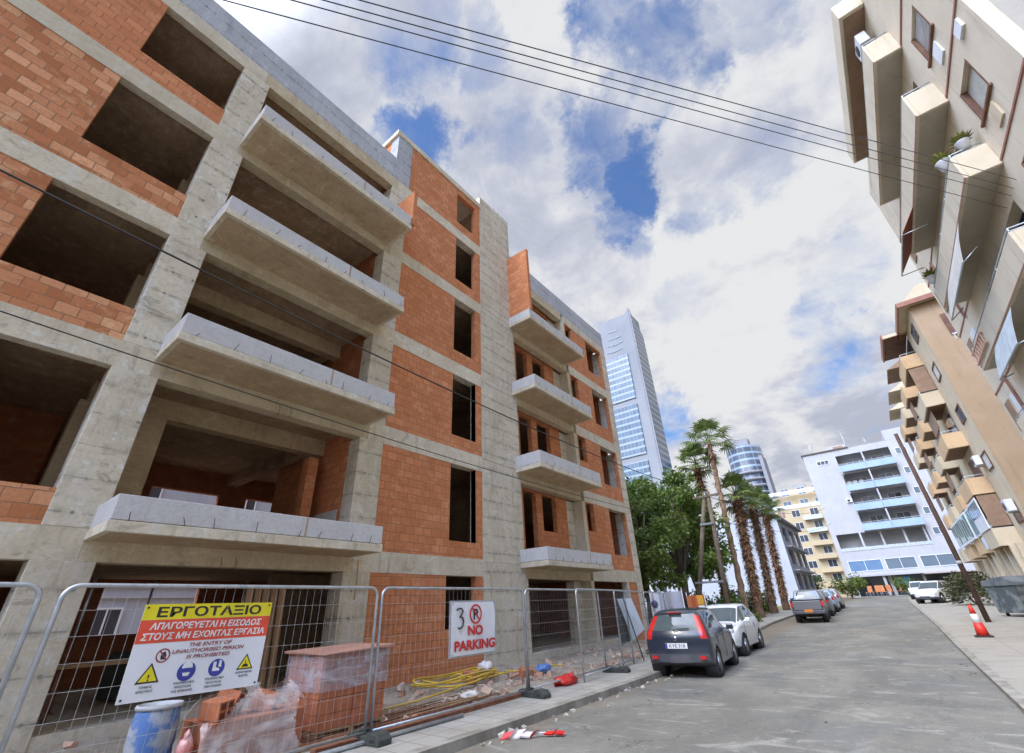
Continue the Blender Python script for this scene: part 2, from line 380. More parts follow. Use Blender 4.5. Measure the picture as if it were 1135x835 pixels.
def asphalt():
    m, t, b = newmat('worn_asphalt'); b.inputs['Roughness'].default_value = .88; b.inputs['Specular IOR Level'].default_value = .25
    p = pos(t)
    big = nz(t, scl(t, p, (1.0, .55, 1)), .42, 7, .62, 1.2); mid = nz(t, scl(t, p, (.55, 1.2, 1)), 1.1, 7, .68, 2.0); fine = nz(t, p, 55, 4, .7); pat = nz(t, p, .23, 3, .5, .3)
    cc = mixc(t, mrange(t, big.outputs[0], .36, .66), (.165, .158, .132), (.255, .24, .195))
    cc = mixc(t, mrange(t, mid.outputs[0], .54, .68, 0, .75), cc, (.42, .405, .35))
    cc = mixc(t, mrange(t, mid.outputs[0], .40, .27, 0, .55), cc, (.085, .09, .092))
    cc = mixc(t, mrange(t, pat.outputs[0], .54, .57, 0, .30), cc, (.125, .135, .14))
    # pale tracked dust streaks and thin cracks
    wv = N(t, 'ShaderNodeTexVoronoi', feature='DISTANCE_TO_EDGE'); wv.inputs['Scale'].default_value = .55
    jit = N(t, 'ShaderNodeVectorMath', operation='MULTIPLY_ADD'); L(t, nz(t, p, 2.2, 6, .7).outputs['Color'], jit.inputs[0]); jit.inputs[1].default_value = (.9, .9, 0); L(t, p, jit.inputs[2]); L(t, jit.outputs[0], wv.inputs['Vector'])
    crk = mm('MULTIPLY', mrange(t, wv.outputs['Distance'], .010, .003, 0, .8), mrange(t, nz(t, p, .35, 3).outputs[0], .50, .60), tree=t)
    cc = mixc(t, crk, cc, (.05, .05, .05))
    spots = nz(t, scl(t, p, (1.6, 3.2, 1)), 1.7, 5, .7)
    cc = mixc(t, mrange(t, spots.outputs[0], .665, .72, 0, .7), cc, (.055, .055, .055))
    pat2 = nz(t, scl(t, p, (1, .6, 1)), .9, 9, .75, .6)
    cc = mixc(t, mrange(t, pat2.outputs[0], .56, .62, 0, .45), cc, (.33, .325, .285)); cc = mixc(t, mrange(t, pat2.outputs[0], .43, .37, 0, .45), cc, (.11, .11, .105))
    cc = mixc(t, mrange(t, fine.outputs[0], .3, .7, 0, .5), cc, (.09, .09, .085))
    med = nz(t, p, 9, 8, .8, .4); cc = mixc(t, mrange(t, med.outputs[0], .54, .68, 0, .5), cc, (.35, .34, .30)); cc = mixc(t, mrange(t, med.outputs[0], .44, .32, 0, .55), cc, (.075, .075, .07))
    grit = nz(t, p, 160, 2, .6); cc = mixc(t, mrange(t, grit.outputs[0], .55, .75, 0, .4), cc, (.36, .35, .32))
    # dirt gathered along the left gutter
    sp = N(t, 'ShaderNodeSeparateXYZ'); L(t, p, sp.inputs[0])
    gx = mm('ADD', sp.outputs[0], mm('MULTIPLY', nz(t, p, 1.4, 5, .6).outputs[0], 1.1, tree=t), tree=t)
    cc = mixc(t, mrange(t, gx, -3.9, -4.7, 0, .6), cc, (.20, .155, .10))
    L(t, cc, b.inputs['Base Color']); bump(t, b, mm('ADD', fine.outputs[0], mm('MULTIPLY', mid.outputs[0], 1.2, tree=t), tree=t), .3, .015)
    return m
def tiles(name, c, c2, joint, size, dirt=(.2, .17, .12), wx=1):
    m, t, b = newmat(name); b.inputs['Roughness'].default_value = .85
    p = pos(t); bt = N(t, 'ShaderNodeTexBrick', offset=0); L(t, vm2(t, p, nz(t, p, 2.5, 3).outputs['Color'], .03), bt.inputs['Vector'])
    bt.inputs['Scale'].default_value = 1; bt.inputs['Brick Width'].default_value = size*wx; bt.inputs['Row Height'].default_value = size
    bt.inputs['Mortar Size'].default_value = .010; bt.inputs['Color1'].default_value = (*c, 1); bt.inputs['Color2'].default_value = (*c2, 1); bt.inputs['Mortar'].default_value = (*joint, 1)
    cc = mixc(t, mrange(t, nz(t, p, 1.2, 7, .66).outputs[0], .45, .7, 0, .7), bt.outputs[0], dirt)
    cc = mixc(t, mrange(t, nz(t, p, 24, 4, .7).outputs[0], .4, .75, 0, .3), cc, dirt)
    L(t, cc, b.inputs['Base Color']); bump(t, b, bt.outputs['Fac'], -.4, .01); return m
m_asph = asphalt()
m_tile = tiles('pavement_tiles', (.40, .385, .34), (.33, .315, .275), (.17, .15, .12), .40, (.25, .22, .17))
m_kerb = simple('kerb_concrete', (.33, .31, .265), .85, (.20, .18, .145), 2.5, 0, .3)
m_pave = tiles('poured_pavement', (.34, .315, .26), (.31, .285, .235), (.22, .20, .165), 1.9, (.21, .19, .15))
m_dirt = simple('site_dirt', (.23, .185, .13), .95, (.34, .30, .24), 1.6, 0, .8)
m_earth = simple('earth', (.22, .19, .14), .95, None, .2)
m_grass = simple('lawn_green', (.10, .13, .04), .9, (.19, .17, .06), 1.5, 0, .6)
mb = MB(); ys = [-600, -30, 14, 17, 20, 22, 24, 26, 40, 88, 120, 900]
for a, b in zip(ys, ys[1:]): mb.quad((-900, a, gz(a)-.06), (900, a, gz(a)-.06), (900, b, gz(b)-.06), (-900, b, gz(b)-.06))
tag(mb.build('ground', m_earth), kind='structure')
strip('road', m_asph, lambda y: lane(KL, y)-.02, lambda y: lane(KR, y)+.02, YS, 0, n=3)
SW = lambda y: -6.45 if y < 11 else (-6.45-(y-11)*.11 if y < 24 else -7.9-(y-24)*.03)
YSW = [y for y in YS if y <= 74]
strip('kerb', m_kerb, lambda y: lane(KL, y)-.17, lambda y: lane(KL, y), YSW, .115, thick=.16)
strip('pavement', m_tile, SW, lambda y: lane(KL, y)-.172, YSW, .11, thick=.1)
strip('kerb', m_kerb, lambda y: lane(KR, y), lambda y: lane(KR, y)+.16, YSW, .075, thick=.12)
strip('pavement', m_pave, lambda y: lane(KR, y)+.163, lambda y: 9.5 if y < 60 else 7.5, YSW, .07, thick=.1, n=3)
strip('lawn', m_grass, lambda y: -30, SW, [24, 26, 29, 32, 36, 40, 46, 52, 60], .10, n=2)
mb = MB(); rnd.seed(4)
xs = [-10.6+i*(4.2/16) for i in range(17)]; yy = [-6+i*.3 for i in range(101)]
hgt = lambda x, y: .07+max(0, -x-6.6)*.05+.13*max(0, noise.noise(Vector((x*1.1, y*.8, 2))))+.05*noise.noise(Vector((x*3.4, y*3.1, 7)))
g = [[(x, y, hgt(x, y) if x < -6.5 else .06) for x in xs] for y in yy]
for a, b in zip(g, g[1:]):
    for i in range(16): mb.quad(a[i], a[i+1], b[i+1], b[i])
tag(mb.build('site_ground', m_dirt), kind='structure')

# ---------------------------------------------------------------- the unfinished concrete and brick building
A = empty('unfinished_building', (-9.3, 8, 0), 'unfinished concrete frame apartment block with orange brick infill and bare balconies', 'building')
X0 = -9.30; FT = [.38, 2.92, 6.05, 9.10, 12.27, 15.33]; BB = [.2, 2.46, 5.55, 8.62, 11.80, 14.85]
for k, z in enumerate(FT):
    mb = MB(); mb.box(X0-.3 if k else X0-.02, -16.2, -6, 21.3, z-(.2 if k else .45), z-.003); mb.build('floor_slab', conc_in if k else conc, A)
for k in range(1, 6):
    for a, b in ((-6, 1.48), (1.482, 6.1), (6.102, 10.435), (12.505, 16.725), (16.985, 21.6)):
        mb = MB(); mb.box(X0, X0-(.2 if a == -6 else .3), a, b, BB[k], FT[k]); mb.build('edge_beam', conc_warm if (a == 1.482 or a == 12.505) else conc_beam, A)
def column(y0, y1, z0, z1, mat=None, d=.45, x=X0+.004, nm='column'):
    mb = MB(); mb.box(x, x-d, y0, y1, z0, z1); return mb.build(nm, mat or conc, A, .012)
for k in range(0, 5):
    z0, z1 = (FT[k] if k else 0), BB[k+1]
    column(.95+(.04 if k == 0 else 0), 1.62+(.10 if k == 0 else 0), z0, z1)
    column(5.87, 6.57, z0, z1)
    column(21.0, 21.6, z0, z1, d=.6)
    column(16.73, 16.98, z0, z1, conc_beam, .62)
    mb = MB(); mb.box(-9.752, -10.1, 16.18, 16.728, z0, z1); mb.build('column', conc, A)
    for y in (-3.2, 1.6, 8.6, 15.2):
        mb = MB(); mb.box(-15.4, -15.8, y, y+.5, z0, FT[k+1]-.2); mb.build('inner_column', conc_in, A)
for k in range(6):          # concrete stair shaft, cast storey by storey
    z0, z1 = (0 if k == 0 else FT[k]-.06), (FT[k+1]-.066 if k < 5 else 18.5)
    mb = MB(); mb.box(X0+.006-(.006 if k % 2 else 0), X0-.45, 10.44, 12.5, z0, z1); mb.build('shear_wall', conc, A, .01)
mb = MB(); mb.box(X0-.45, -13, 12.2, 12.5, .3, 18.4); mb.box(X0-.45, -13, 10.44, 10.7, 15.4, 18.4); mb.build('shear_wall', conc_in, A)
def brickwall(y0, y1, z0, z1, holes=(), x=X0-.012, mat=None, t=.2):
    mb = wall(MB(), x, x-t, y0, y1, z0, z1, holes); return mb.build('brick_wall', mat or brick, A)
win5 = [None, (3.45, 5.55), (6.72, 8.62), (9.77, 11.8), (12.87, 14.85)]
for k in range(1, 5):
    a, b = win5[k]
    brickwall(-6, .948, FT[k], BB[k+1], [(-.81, .948, a, b)], mat=brick_pale if k < 4 else brick)
midw = [(1.2, 2.46), (3.35, 5.55), (6.48, 8.62), (9.58, 11.8), (12.73, 14.85), (15.75, 17.42)]
for k in range(6):
    z1 = BB[k+1] if k < 5 else 17.72
    brickwall(6.572, 10.438, .1 if k == 0 else FT[k], z1, [(9.03 if k else 8.96, 10.13, midw[k][0], midw[k][1])])
    if k in (1, 2):         # concrete stile beside the lower stair windows
        mb = MB(); mb.box(X0-.015, X0-.24, 10.13, 10.19, midw[k][0], midw[k][1]-.002); mb.build('window_jamb', conc_beam, A)
big = [None, (3.55, 5.55), (6.70, 8.62), (9.80, 11.8), (12.87, 14.73)]; sml = [None, 4.37, 7.42, 10.6, 14.05]
for k in range(1, 5):
    brickwall(16.982, 20.998, FT[k], BB[k+1], [(19.2, 20.93, *big[k]), (17.08, 17.75, sml[k], BB[k+1]-.03)])
    hs = [(13.2, 14.0, FT[k], BB[k+1]-.02), (14.42, 15.38, FT[k]+1.25, BB[k+1]-.02)] if k < 4 else [(12.7, 16.0, FT[k], BB[k+1]-.05)]
    brickwall(12.502, 16.178, FT[k], BB[k+1]+.2, hs, x=-9.752)
brickwall(20.15, 20.998, .2, BB[1])
column(20.02, 20.148, .2, BB[1], conc_beam, .3)
column(12.5, 12.62, .2, BB[1], conc, .3)
# recessed loggias: side wall, inner beam and column, rooms behind
for k in range(1, 5):
    z0, z1 = FT[k], FT[k+1]-.2
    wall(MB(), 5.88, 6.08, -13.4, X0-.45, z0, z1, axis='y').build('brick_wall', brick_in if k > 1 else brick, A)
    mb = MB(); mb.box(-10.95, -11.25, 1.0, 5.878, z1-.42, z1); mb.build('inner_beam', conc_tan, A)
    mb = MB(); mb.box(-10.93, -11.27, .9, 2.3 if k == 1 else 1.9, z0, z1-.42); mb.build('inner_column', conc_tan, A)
    wall(MB(), 1.1, 1.3, -10.9, X0-.45, z0, z1, axis='y').build('inner_wall', conc_in, A)
    if k == 1: wall(MB(), -13.5, -13.7, -6, 1.0, z0, z1).build('brick_wall', brick_in, A)
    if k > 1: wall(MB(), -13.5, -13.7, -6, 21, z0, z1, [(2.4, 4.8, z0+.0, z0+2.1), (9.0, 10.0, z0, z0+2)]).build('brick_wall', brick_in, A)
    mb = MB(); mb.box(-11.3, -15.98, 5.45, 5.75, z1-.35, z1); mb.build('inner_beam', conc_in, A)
mb = MB(); mb.box(-10.62, -10.92, 5.35, 5.6, FT[1], FT[1]+2.3); mb.build('brick_wall', brick, A)
mb = MB(); mb.box(-9.9, -10.9, 5.868, 5.88, FT[1], FT[1]+.95); mb.build('plaster_patch', conc_grey, A)
for k in range(5):
    z0, z1 = FT[k], FT[k+1]-.2
    hs = [(3.3, 5.5, 1.45, 2.60), (14, 15.6, z0+.6, z1-.5)] if k == 0 else [(3.55, 5.35, z0+.9, 5.20), (6.15, 7.55, z0+.9, 5.22)] if k == 1 else [(-1, 0.2, z0+1, z1-.5), (15, 16, z0+1, z1-.5)]
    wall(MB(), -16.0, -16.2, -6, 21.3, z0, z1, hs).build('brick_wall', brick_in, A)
    wall(MB(), 21.0, 21.28, -15.99, -9.9, z0, z1, axis='y').build('brick_wall', brick_in, A)
    wall(MB(), -6, -5.8, -15.99, -9.9, z0, z1, axis='y').build('brick_wall', brick_in, A)
wall(MB(), -13.0, -13.2, 6.1, 12.2, .38, 2.7, [(8.4, 9.3, .38, 2.2)]).build('brick_wall', conc_in, A)
wall(MB(), -14.0, -14.2, -6, 0.6, .38, 2.7, [(-4, -1, .9, 2.2)]).build('brick_wall', brick_in, A)
wall(MB(), -14.8, -15.0, 12.6, 20.9, .38, 2.7).build('brick_wall', conc_in, A)
# balconies
rnd.seed(3)
def balcony(y0, y1, z, ph, left_open=True):
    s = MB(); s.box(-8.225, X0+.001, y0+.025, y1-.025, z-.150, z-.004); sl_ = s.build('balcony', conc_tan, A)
    e = MB(); e.box(-8.2, -8.30, y0, y1, z-.153, z); e.box(-8.301, X0+.002, y0, y0+.09, z-.153, z); e.box(-8.301, X0+.002, y1-.09, y1, z-.153, z); e.build('slab_edge', conc_beam, sl_, .008)
    p = MB(); p.box(-8.218, -8.33, y0+.018, y1-.018, z+.012, z+ph); p.box(-8.331, X0+.002, y0+.018, y0+.12, z+.012, z+ph); p.box(-8.331, X0+.002, y1-.12, y1-.018, z+.012, z+ph)
    p.build('parapet', conc_grey, sl_, .01)
    j = MB(); yj = y0+(y1-y0)*.62; j.box(-8.2165, -8.25, yj, yj+.035, z+.02, z+ph-.01); j.build('pour_joint', conc_in, sl_)
    for i in range(8):
        b = MB(); y = y0+.3+(y1-y0-.5)*i/7+rnd.uniform(-.15, .15); l = rnd.uniform(.06, .17); q = rnd.uniform(-.06, .06)
        b.tube([(-8.25, y, z+.005), (-8.19, y, z+.01), (-8.175, y+q, z+l)], .006, 5); b.build('rebar_stub', rebar, sl_)
    return sl_
for k in range(1, 5): balcony(1.47, 6.03, FT[k]-(.02 if k < 4 else .02), (.36, .40, .36, .40)[k-1])
for k in range(1, 5): balcony(12.22, 16.62, FT[k]-.02, (.40, .44, .42, .34)[k-1])
mb = MB(); mb.box(-8.21, X0+.003, 6.035, 6.16, FT[4]+.10, 13.85); mb.build('brick_fin', brick, A)
mb = MB(); mb.box(-8.21, X0+.003, 12.30, 12.46, FT[4]+.345, 15.95); mb.build('brick_fin', brick, A)
# roof edge and stair penthouse
mb = MB(); mb.box(X0-.02, X0-.22, -6, 5.895, 15.33, 16.42); mb.build('roof_parapet', conc_par, A, .01)
mb = MB(); mb.box(X0-.02, X0-.22, 12.505, 21.6, 15.33, 16.38); mb.build('roof_parapet', conc_par, A, .01)
mb = MB(); mb.box(X0-.22, -16.2, 21.38, 21.6, 15.33, 16.38); mb.build('roof_parapet', conc_par, A)
column(5.9, 6.57, 15.33, 17.72, conc_par)
wall(MB(), 5.92, 6.1, -13.5, X0-.46, 15.33, 17.72, axis='y').build('brick_wall', brick, A)
mb = MB(); mb.box(X0+.03, -13.6, 5.82, 10.43, 17.725, 17.99); mb.build('penthouse_roof', conc_beam, A, .01)
for i in range(11):
    mb = MB(); y = 10.55+i*.18; mb.tube([(X0-.15-.1*(i % 2), y, 18.4), (X0-.15-.1*(i % 2), y+rnd.uniform(-.04, .04), 18.75+rnd.uniform(0, .3))], .008, 5); mb.build('rebar_stub', rebar, A)
for k in (1, 2):
    for dy in (0, .25): mb = MB(); mb.tube([(-9.296, 3.0+dy+.4*k, FT[k]-.30), (-9.27, 3.02+dy+.4*k, FT[k]-.42), (-9.29, 3.0+dy+.4*k, FT[k]-.56)], .005, 5); mb.build('tie_wire', rebar, A)
# yellow conduit hanging from the first floor beam
m_yel = simple('yellow_plastic', (.62, .40, .03), .5)
mb = MB(); mb.tube([(-9.27, 6.2, 2.7), (-9.26, 6.22, 2.3), (-9.27, 6.21, 1.9)], .012, 6); mb.build('conduit', m_yel, A)
# ---------------------------------------------------------------- neighbouring buildings
def plaster(name, c, c2=None, sc_=.8, streak=.35, rough=.85):
    m, t, b = newmat(name); b.inputs['Roughness'].default_value = rough; b.inputs['Specular IOR Level'].default_value = .25
    p = pos(t); a = nz(t, p, sc_, 7, .65, .3); s = nz(t, scl(t, p, (3.5, 3.5, .35)), 1, 6, .65)
    c2 = c2 or tuple(x*.86 for x in c)
    cc = mixc(t, mrange(t, a.outputs[0], .35, .68), c, c2)
    cc = mixc(t, mrange(t, s.outputs[0], .54, .72, 0, streak), cc, tuple(x*.62 for x in c2))
    L(t, cc, b.inputs['Base Color']); bump(t, b, nz(t, p, 30, 4, .6).outputs[0], .12); return m
p_beige = plaster('beige_plaster', (.68, .59, .44), (.61, .52, .38), streak=.5)
p_beige_s = plaster('beige_slab_paint', (.66, .575, .43), (.59, .51, .37), streak=.5)
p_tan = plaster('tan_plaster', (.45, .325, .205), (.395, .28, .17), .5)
p_tan_l = plaster('light_tan_plaster', (.62, .52, .36), (.56, .46, .31))
p_peach = plaster('peach_plaster', (.64, .45, .26), (.57, .385, .21))
p_white = plaster('white_plaster', (.47, .465, .46), (.42, .42, .42), .4, .3)
p_blue = plaster('pale_blue_paint', (.36, .46, .58), (.31, .41, .53), .4, .2)
p_yellow = plaster('yellow_plaster', (.52, .42, .26), (.47, .375, .225), .4)
p_grey = plaster('grey_plaster', (.34, .34, .355), (.29, .29, .31), .5)
p_lgrey = plaster('light_grey_plaster', (.46, .475, .505), (.41, .425, .455), .4)
trimm = simple('red_brown_trim', (.34, .15, .10), .7)
brownw = simple('brown_boards', (.20, .095, .05), .7, (.13, .06, .035), 2)
brownl = simple('brown_blind', (.30, .19, .12), .7, (.24, .15, .09), 2)
whitep = simple('white_paint', (.76, .77, .78), .45, (.68, .69, .70), 2)
greenp = simple('green_awning', (.10, .22, .13), .7)
def glassm(name, c, rough=.06, spec=.6):
    m, t, b = newmat(name); b.inputs['Base Color'].default_value = (*c, 1); b.inputs['Roughness'].default_value = rough
    b.inputs['Specular IOR Level'].default_value = spec
    n = nz(t, pos(t), .6, 3); L(t, mixc(t, n.outputs[0], c, tuple(x*1.6+.01 for x in c)), b.inputs['Base Color']); return m
g_dark = glassm('dark_window_glass', (.035, .042, .05))
g_mid = glassm('mid_window_glass', (.10, .13, .15))
g_blue = glassm('blue_window_glass', (.10, .17, .27), .1)
def rail_mat(): return simple('balcony_rail', (.55, .60, .60), .4, None, 6, .3)
m_rail = rail_mat()
def win(parent, face, u0, u1, z0, z1, at, frame=None, pane=None, mull=1, name='window', t=.06, sill=None):
    """window standing proud of a wall: face '-y' at y=at (u is x) or '-x' at x=at (u is y)"""
    fm, pm = MB(), MB(); fw = .07
    def bx(m, a, b, c, d, o0, o1):
        if face == '-y': m.box(a, b, at-o1, at-o0, c, d)
        elif face == '-x': m.box(at-o1, at-o0, a, b, c, d)
        else: m.box(at+o0, at+o1, a, b, c, d)
    bx(fm, u0, u0+fw, z0, z1, -.1, t); bx(fm, u1-fw, u1, z0, z1, -.1, t); bx(fm, u0+fw, u1-fw, z0, z0+fw, -.1, t); bx(fm, u0+fw, u1-fw, z1-fw, z1, -.1, t)
    for i in range(mull):
        c = u0+(u1-u0)*(i+1)/(mull+1); bx(fm, c-.03, c+.03, z0+fw, z1-fw, -.1, t-.01)
    if sill: bx(fm, u0-.1, u1+.1, z0-.07, z0-.002, -.1, t+.08)
    f = fm.build(name, frame or whitep, parent)
    bx(pm, u0+fw, u1-fw, z0+fw, z1-fw, -.1, .012); pm.build('pane', pane or g_dark, f)
    return f

# near right: beige apartment block with stacked balconies
B1 = empty('beige_apartment_block', (6.1, 19, 0), 'tall beige apartment block with solid stacked balconies and red brown trim lines', 'building')
mb = MB(); wall(mb, 6.1, 6.4, 11.65, 27.0, 0, 21.2, [(13.1, 14.4, z-1.0, z+.28) for z in (17.1, 14.05, 11.0, 7.95, 4.9)]+[(15.8, 17.6, z+.15, z+2.3) for z in (18.0, 14.9, 11.9, 8.9, 5.9, 2.9)]+[(19.4, 21.2, z+.15, z+2.3) for z in (18.0, 14.9, 11.9, 8.9, 5.9, 2.9)])
mb.box(6.4, 16, 26.7, 27.0, 0, 21.2); mb.box(6.401, 16, 11.951, 26.699, 20.9, 21.19)
mb.build('wall', p_beige, B1)
mb = MB(); mb.box(6.401, 16, 11.652, 11.95, 0, 21.19); mb.build('end_wall', plaster('shaded_beige_plaster', (.40, .37, .31), (.34, .31, .255), .6, .5), B1)  # beige darkened and greyed: shade on this end is put into the colour
mb = MB(); mb.box(6.75, 6.8, 11.96, 26.69, .1, 20.8); mb.build('room_back', g_dark, B1)
for z in (3.0, 6.0, 9.0, 12.03, 15.03, 18.1):
    mb = MB(); mb.box(6.07, 6.1, 11.62, 14.94, z-.04, z+.03); mb.box(6.1, 16, 11.62, 11.649, z-.04, z+.03); mb.build('trim_line', trimm, B1); mb = MB(); mb.box(6.075, 6.1, 23.12, 27.0, z-.04, z+.03); mb.build('trim_line', trimm, B1)
for z in (17.1, 14.05, 11.0, 7.95, 4.9):
    f = MB(); f.box(6.09, 6.30, 13.10, 13.16, z-.995, z+.275); f.box(6.09, 6.3, 14.34, 14.40, z-.995, z+.275); f.box(6.03, 6.3, 13.0, 14.5, z-1.07, z-1.0)
    f = f.build('window', brownw, B1)
    s = MB()
    if z > 17:
        for i in range(14): s.obox((6.22, 13.75, z-.93+i*.09), (.03, 1.16, .085), (0, R(35), 0))
    else: s.box(6.24, 6.27, 13.162, 14.338, z-.99, z+.27)
    s.build('shutter' if z > 17 else 'pane', whitep if z > 17 else simple('pale_blind', (.52, .50, .42), .6), f)
    mb = MB(); mb.box(6.05, 6.1, 13.45, 13.95, z-1.75, z-1.2); mb.build('vent_panel', whitep if z > 17 else p_tan_l, B1)
mb = MB(); mb.box(5.3, 6.099, 14.95, 23.1, 21.15, 22.0); mb.box(6.1, 16.2, 11.5, 27.1, 21.22, 22.0); mb.build('roof', p_beige_s, B1, .03)
mb = MB(); mb.box(5.42, 6.09, 15.1, 23.0, 21.12, 21.148); mb.build('eaves_lining', brownl, B1)
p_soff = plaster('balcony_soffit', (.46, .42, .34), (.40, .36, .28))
for i, (zb, ht) in enumerate(((18.03, 1.14), (14.87, 1.14), (11.93, 1.02), (8.92, 1.02), (5.9, 1.05), (2.85, 1.05))):
    s = MB(); s.box(5.33, 6.098, 14.98, 23.07, zb+.002, zb+.16); bal = s.build('balcony', p_soff, B1)
    p = MB(); p.box(5.3, 5.40, 14.95, 23.1, zb, zb+ht-.14); p.box(5.401, 6.099, 14.95, 15.05, zb, zb+ht-.14); p.box(5.401, 6.099, 23.0, 23.1, zb, zb+ht-.14); p.build('parapet', p_beige_s, bal, .015)
    p = MB(); p.box(5.295, 5.32, 14.945, 23.1, zb+.005, zb+.05); p.build('drip_edge', trimm, bal)
    r = MB()
    for a in (0, .10):
        r.tube([(6.05, 15.0, zb+ht-.10+a), (5.35, 15.0, zb+ht-.10+a), (5.35, 23.05, zb+ht-.10+a), (6.05, 23.05, zb+ht-.10+a)], .02, 6)
    for y in (15.0, 17, 19, 21, 23.05): r.tube([(5.35, y, zb+ht-.15), (5.35, y, zb+ht)], .018, 6)
    r.build('handrail', m_rail, bal)
    if i in (1, 3, 4): 
        d = MB(); d.box(6.0, 6.06, 24.5, 24.6, zb-3, zb+.1); d.build('drain_pipe', trimm, B1)
for z in (17.3, 14.2, 11.2, 8.2, 5.2):
    for y in (24.6, 25.8): f = MB(); f.box(6.06, 6.098, y, y+.75, z-1.0, z+.2); f.build('shutter', whitep if y < 25 else brownl, B1)
for z in (14.5, 8.6):
    mb = MB(); mb.box(6.03, 6.098, 12.15, 12.6, z, z+.35); mb.build('vent_grille', whitep, B1)
# things fixed to that block
def awning(name, mat, lab, y0, y1, x0, z0, x1, z1, curve=0, arms=True):
    a = empty(name, (x0, (y0+y1)/2, z0), lab, 'awning')
    m = MB(); k = 7; P = []
    for i in range(k+1):
        f = i/k; P.append((x0+(x1-x0)*f, z0+(z1-z0)*f+curve*math.sin(math.pi*f)))
    for (xa, za), (xb, zb) in zip(P, P[1:]):
        m.add([(xa, y0, za), (xb, y0, zb), (xb, y1, zb), (xa, y1, za), (xa, y0, za+.02), (xb, y0, zb+.02), (xb, y1, zb+.02), (xa, y1, za+.02)],
              [(0,3,2,1),(4,5,6,7),(0,1,5,4),(1,2,6,5),(2,3,7,6),(3,0,4,7)])
    m.build('fabric', mat, a)
    for y in (y0+.04, y1-.04):
        r = MB(); r.tube([(x0+.05, y, z0-1.0), (x1, y, z1-.02)], .018, 6); r.build('arm', steel, a)
    r = MB(); r.tube([(x1, y0, z1), (x1, y1, z1)], .025, 6); r.build('front_bar', steel, a)
    return a
m_stripe, t_, b_ = newmat('brown_striped_awning'); b_.inputs['Roughness'].default_value = .8
wv_ = N(t_, 'ShaderNodeTexWave', bands_direction='Y'); L(t_, pos(t_), wv_.inputs[0]); wv_.inputs['Scale'].default_value = 1.7; wv_.inputs['Distortion'].default_value = .4
L(t_, mixc(t_, mrange(t_, wv_.outputs[1], .35, .65), (.36, .11, .05), (.15, .05, .025)), b_.inputs['Base Color'])
m_cream = simple('cream_canvas', (.55, .53, .47), .8, (.46, .44, .39), 3)
m_skyc = simple('pale_blue_canvas', (.50, .56, .58), .8)
awning('balcony_awning', m_stripe, 'brown striped drop awning sticking out below the second balcony of the beige block', 19.4, 22.6, 5.27, 14.78, 4.55, 13.75)
awning('balcony_awning', m_cream, 'cream curved canvas awning with thin arms, third level of the beige block', 17.0, 21.2, 5.27, 11.85, 4.85, 10.5, .10)
awning('balcony_awning', m_skyc, 'pale grey blue awning on a lower balcony of the beige block at the frame edge', 17.5, 20.6, 5.27, 8.8, 4.95, 7.7, .08)
def ac(loc, rz, lab, s=1.0):
    a = empty('air_conditioner', loc, lab, 'air conditioner', 'air conditioners on the facades')
    mb = MB(); mb.box(-.42*s, .42*s, -.16*s, .16*s, 0, .58*s); mb.v = [(x+loc[0], y+loc[1], z+loc[2]) for x, y, z in mb.v]; mb.build('casing', whitep, a, .02)
    mb = MB(); mb.lathe((loc[0]-.1*s, loc[1]-.165*s, loc[2]+.29*s), [(.22*s, 0), (.20*s, -.012)], 18, 'y'); mb.build('fan_grille', plastic_black, a)
    mb = MB(); mb.box(loc[0]-.3*s, loc[0]-.26*s, loc[1]-.1, loc[1]+.25, loc[2]-.05, loc[2]-.003); mb.box(loc[0]+.26*s, loc[0]+.3*s, loc[1]-.1, loc[1]+.25, loc[2]-.05, loc[2]-.003); mb.build('bracket', steel, a)
    a.rotation_euler = (0, 0, rz); return a
ac((5.72, 16.0, 20.0), R(-90), 'white air conditioner high under the roof slab of the beige block')
m_leafy = simple('yellow_green_leaves', (.20, .20, .03), .7, (.10, .13, .03), 6, rpi=.5)
def potplant(loc, s, lab, seed):
    rnd.seed(seed); a = empty('potted_plant', loc, lab, 'potted plant', 'plants on balconies')
    mb = MB(); mb.lathe(loc, [(.13*s, 0), (.18*s, .28*s), (.2*s, .3*s), (.17*s, .3*s)], 14); mb.build('pot', whitep, a)
    mb = MB()
    for i in range(170):
        an = rnd.uniform(0, 6.28); el_ = rnd.uniform(.2, 1.4); l = rnd.uniform(.15, .45)*s
        d = Vector((math.cos(an)*math.cos(el_), math.sin(an)*math.cos(el_), math.sin(el_))); b = Vector(loc)+Vector((0, 0, .3*s)); e = b+d*l; sd_ = d.cross(Vector((0, 0, 1))).normalized()*.03*s
        mb.quad(b, b+d*l*.6+sd_, e, b+d*l*.6-sd_)
    mb.build('foliage', m_leafy, a)
potplant((5.36, 15.6, 12.96), 1.0, 'spiky yellow plant in a white pot on the balcony rail of the beige block', 1)
potplant((5.75, 15.03, 12.96), .9, 'green plant in a white pot at the balcony corner beside the spiky yellow one', 2)
potplant((5.36, 22.6, 12.96), 1.0, 'reddish plant at the far end of the balcony below the striped awning', 3)
ld = empty('trellis_ladder', (5.27, 22.6, 9.4), 'small pink wooden ladder hanging outside the balcony front of the beige block', 'ladder')
pk = simple('pink_wood', (.60, .36, .25), .7)
for x in (0, .42):
    mb = MB(); mb.obox((5.25, 22.0, 9.22+x), (.05, 2.3, .05)); mb.build('rail', pk, ld)
for i in range(7):
    mb = MB(); mb.obox((5.25, 21.0+i*.33, 9.43), (.04, .05, .37)); mb.build('rung', pk, ld)

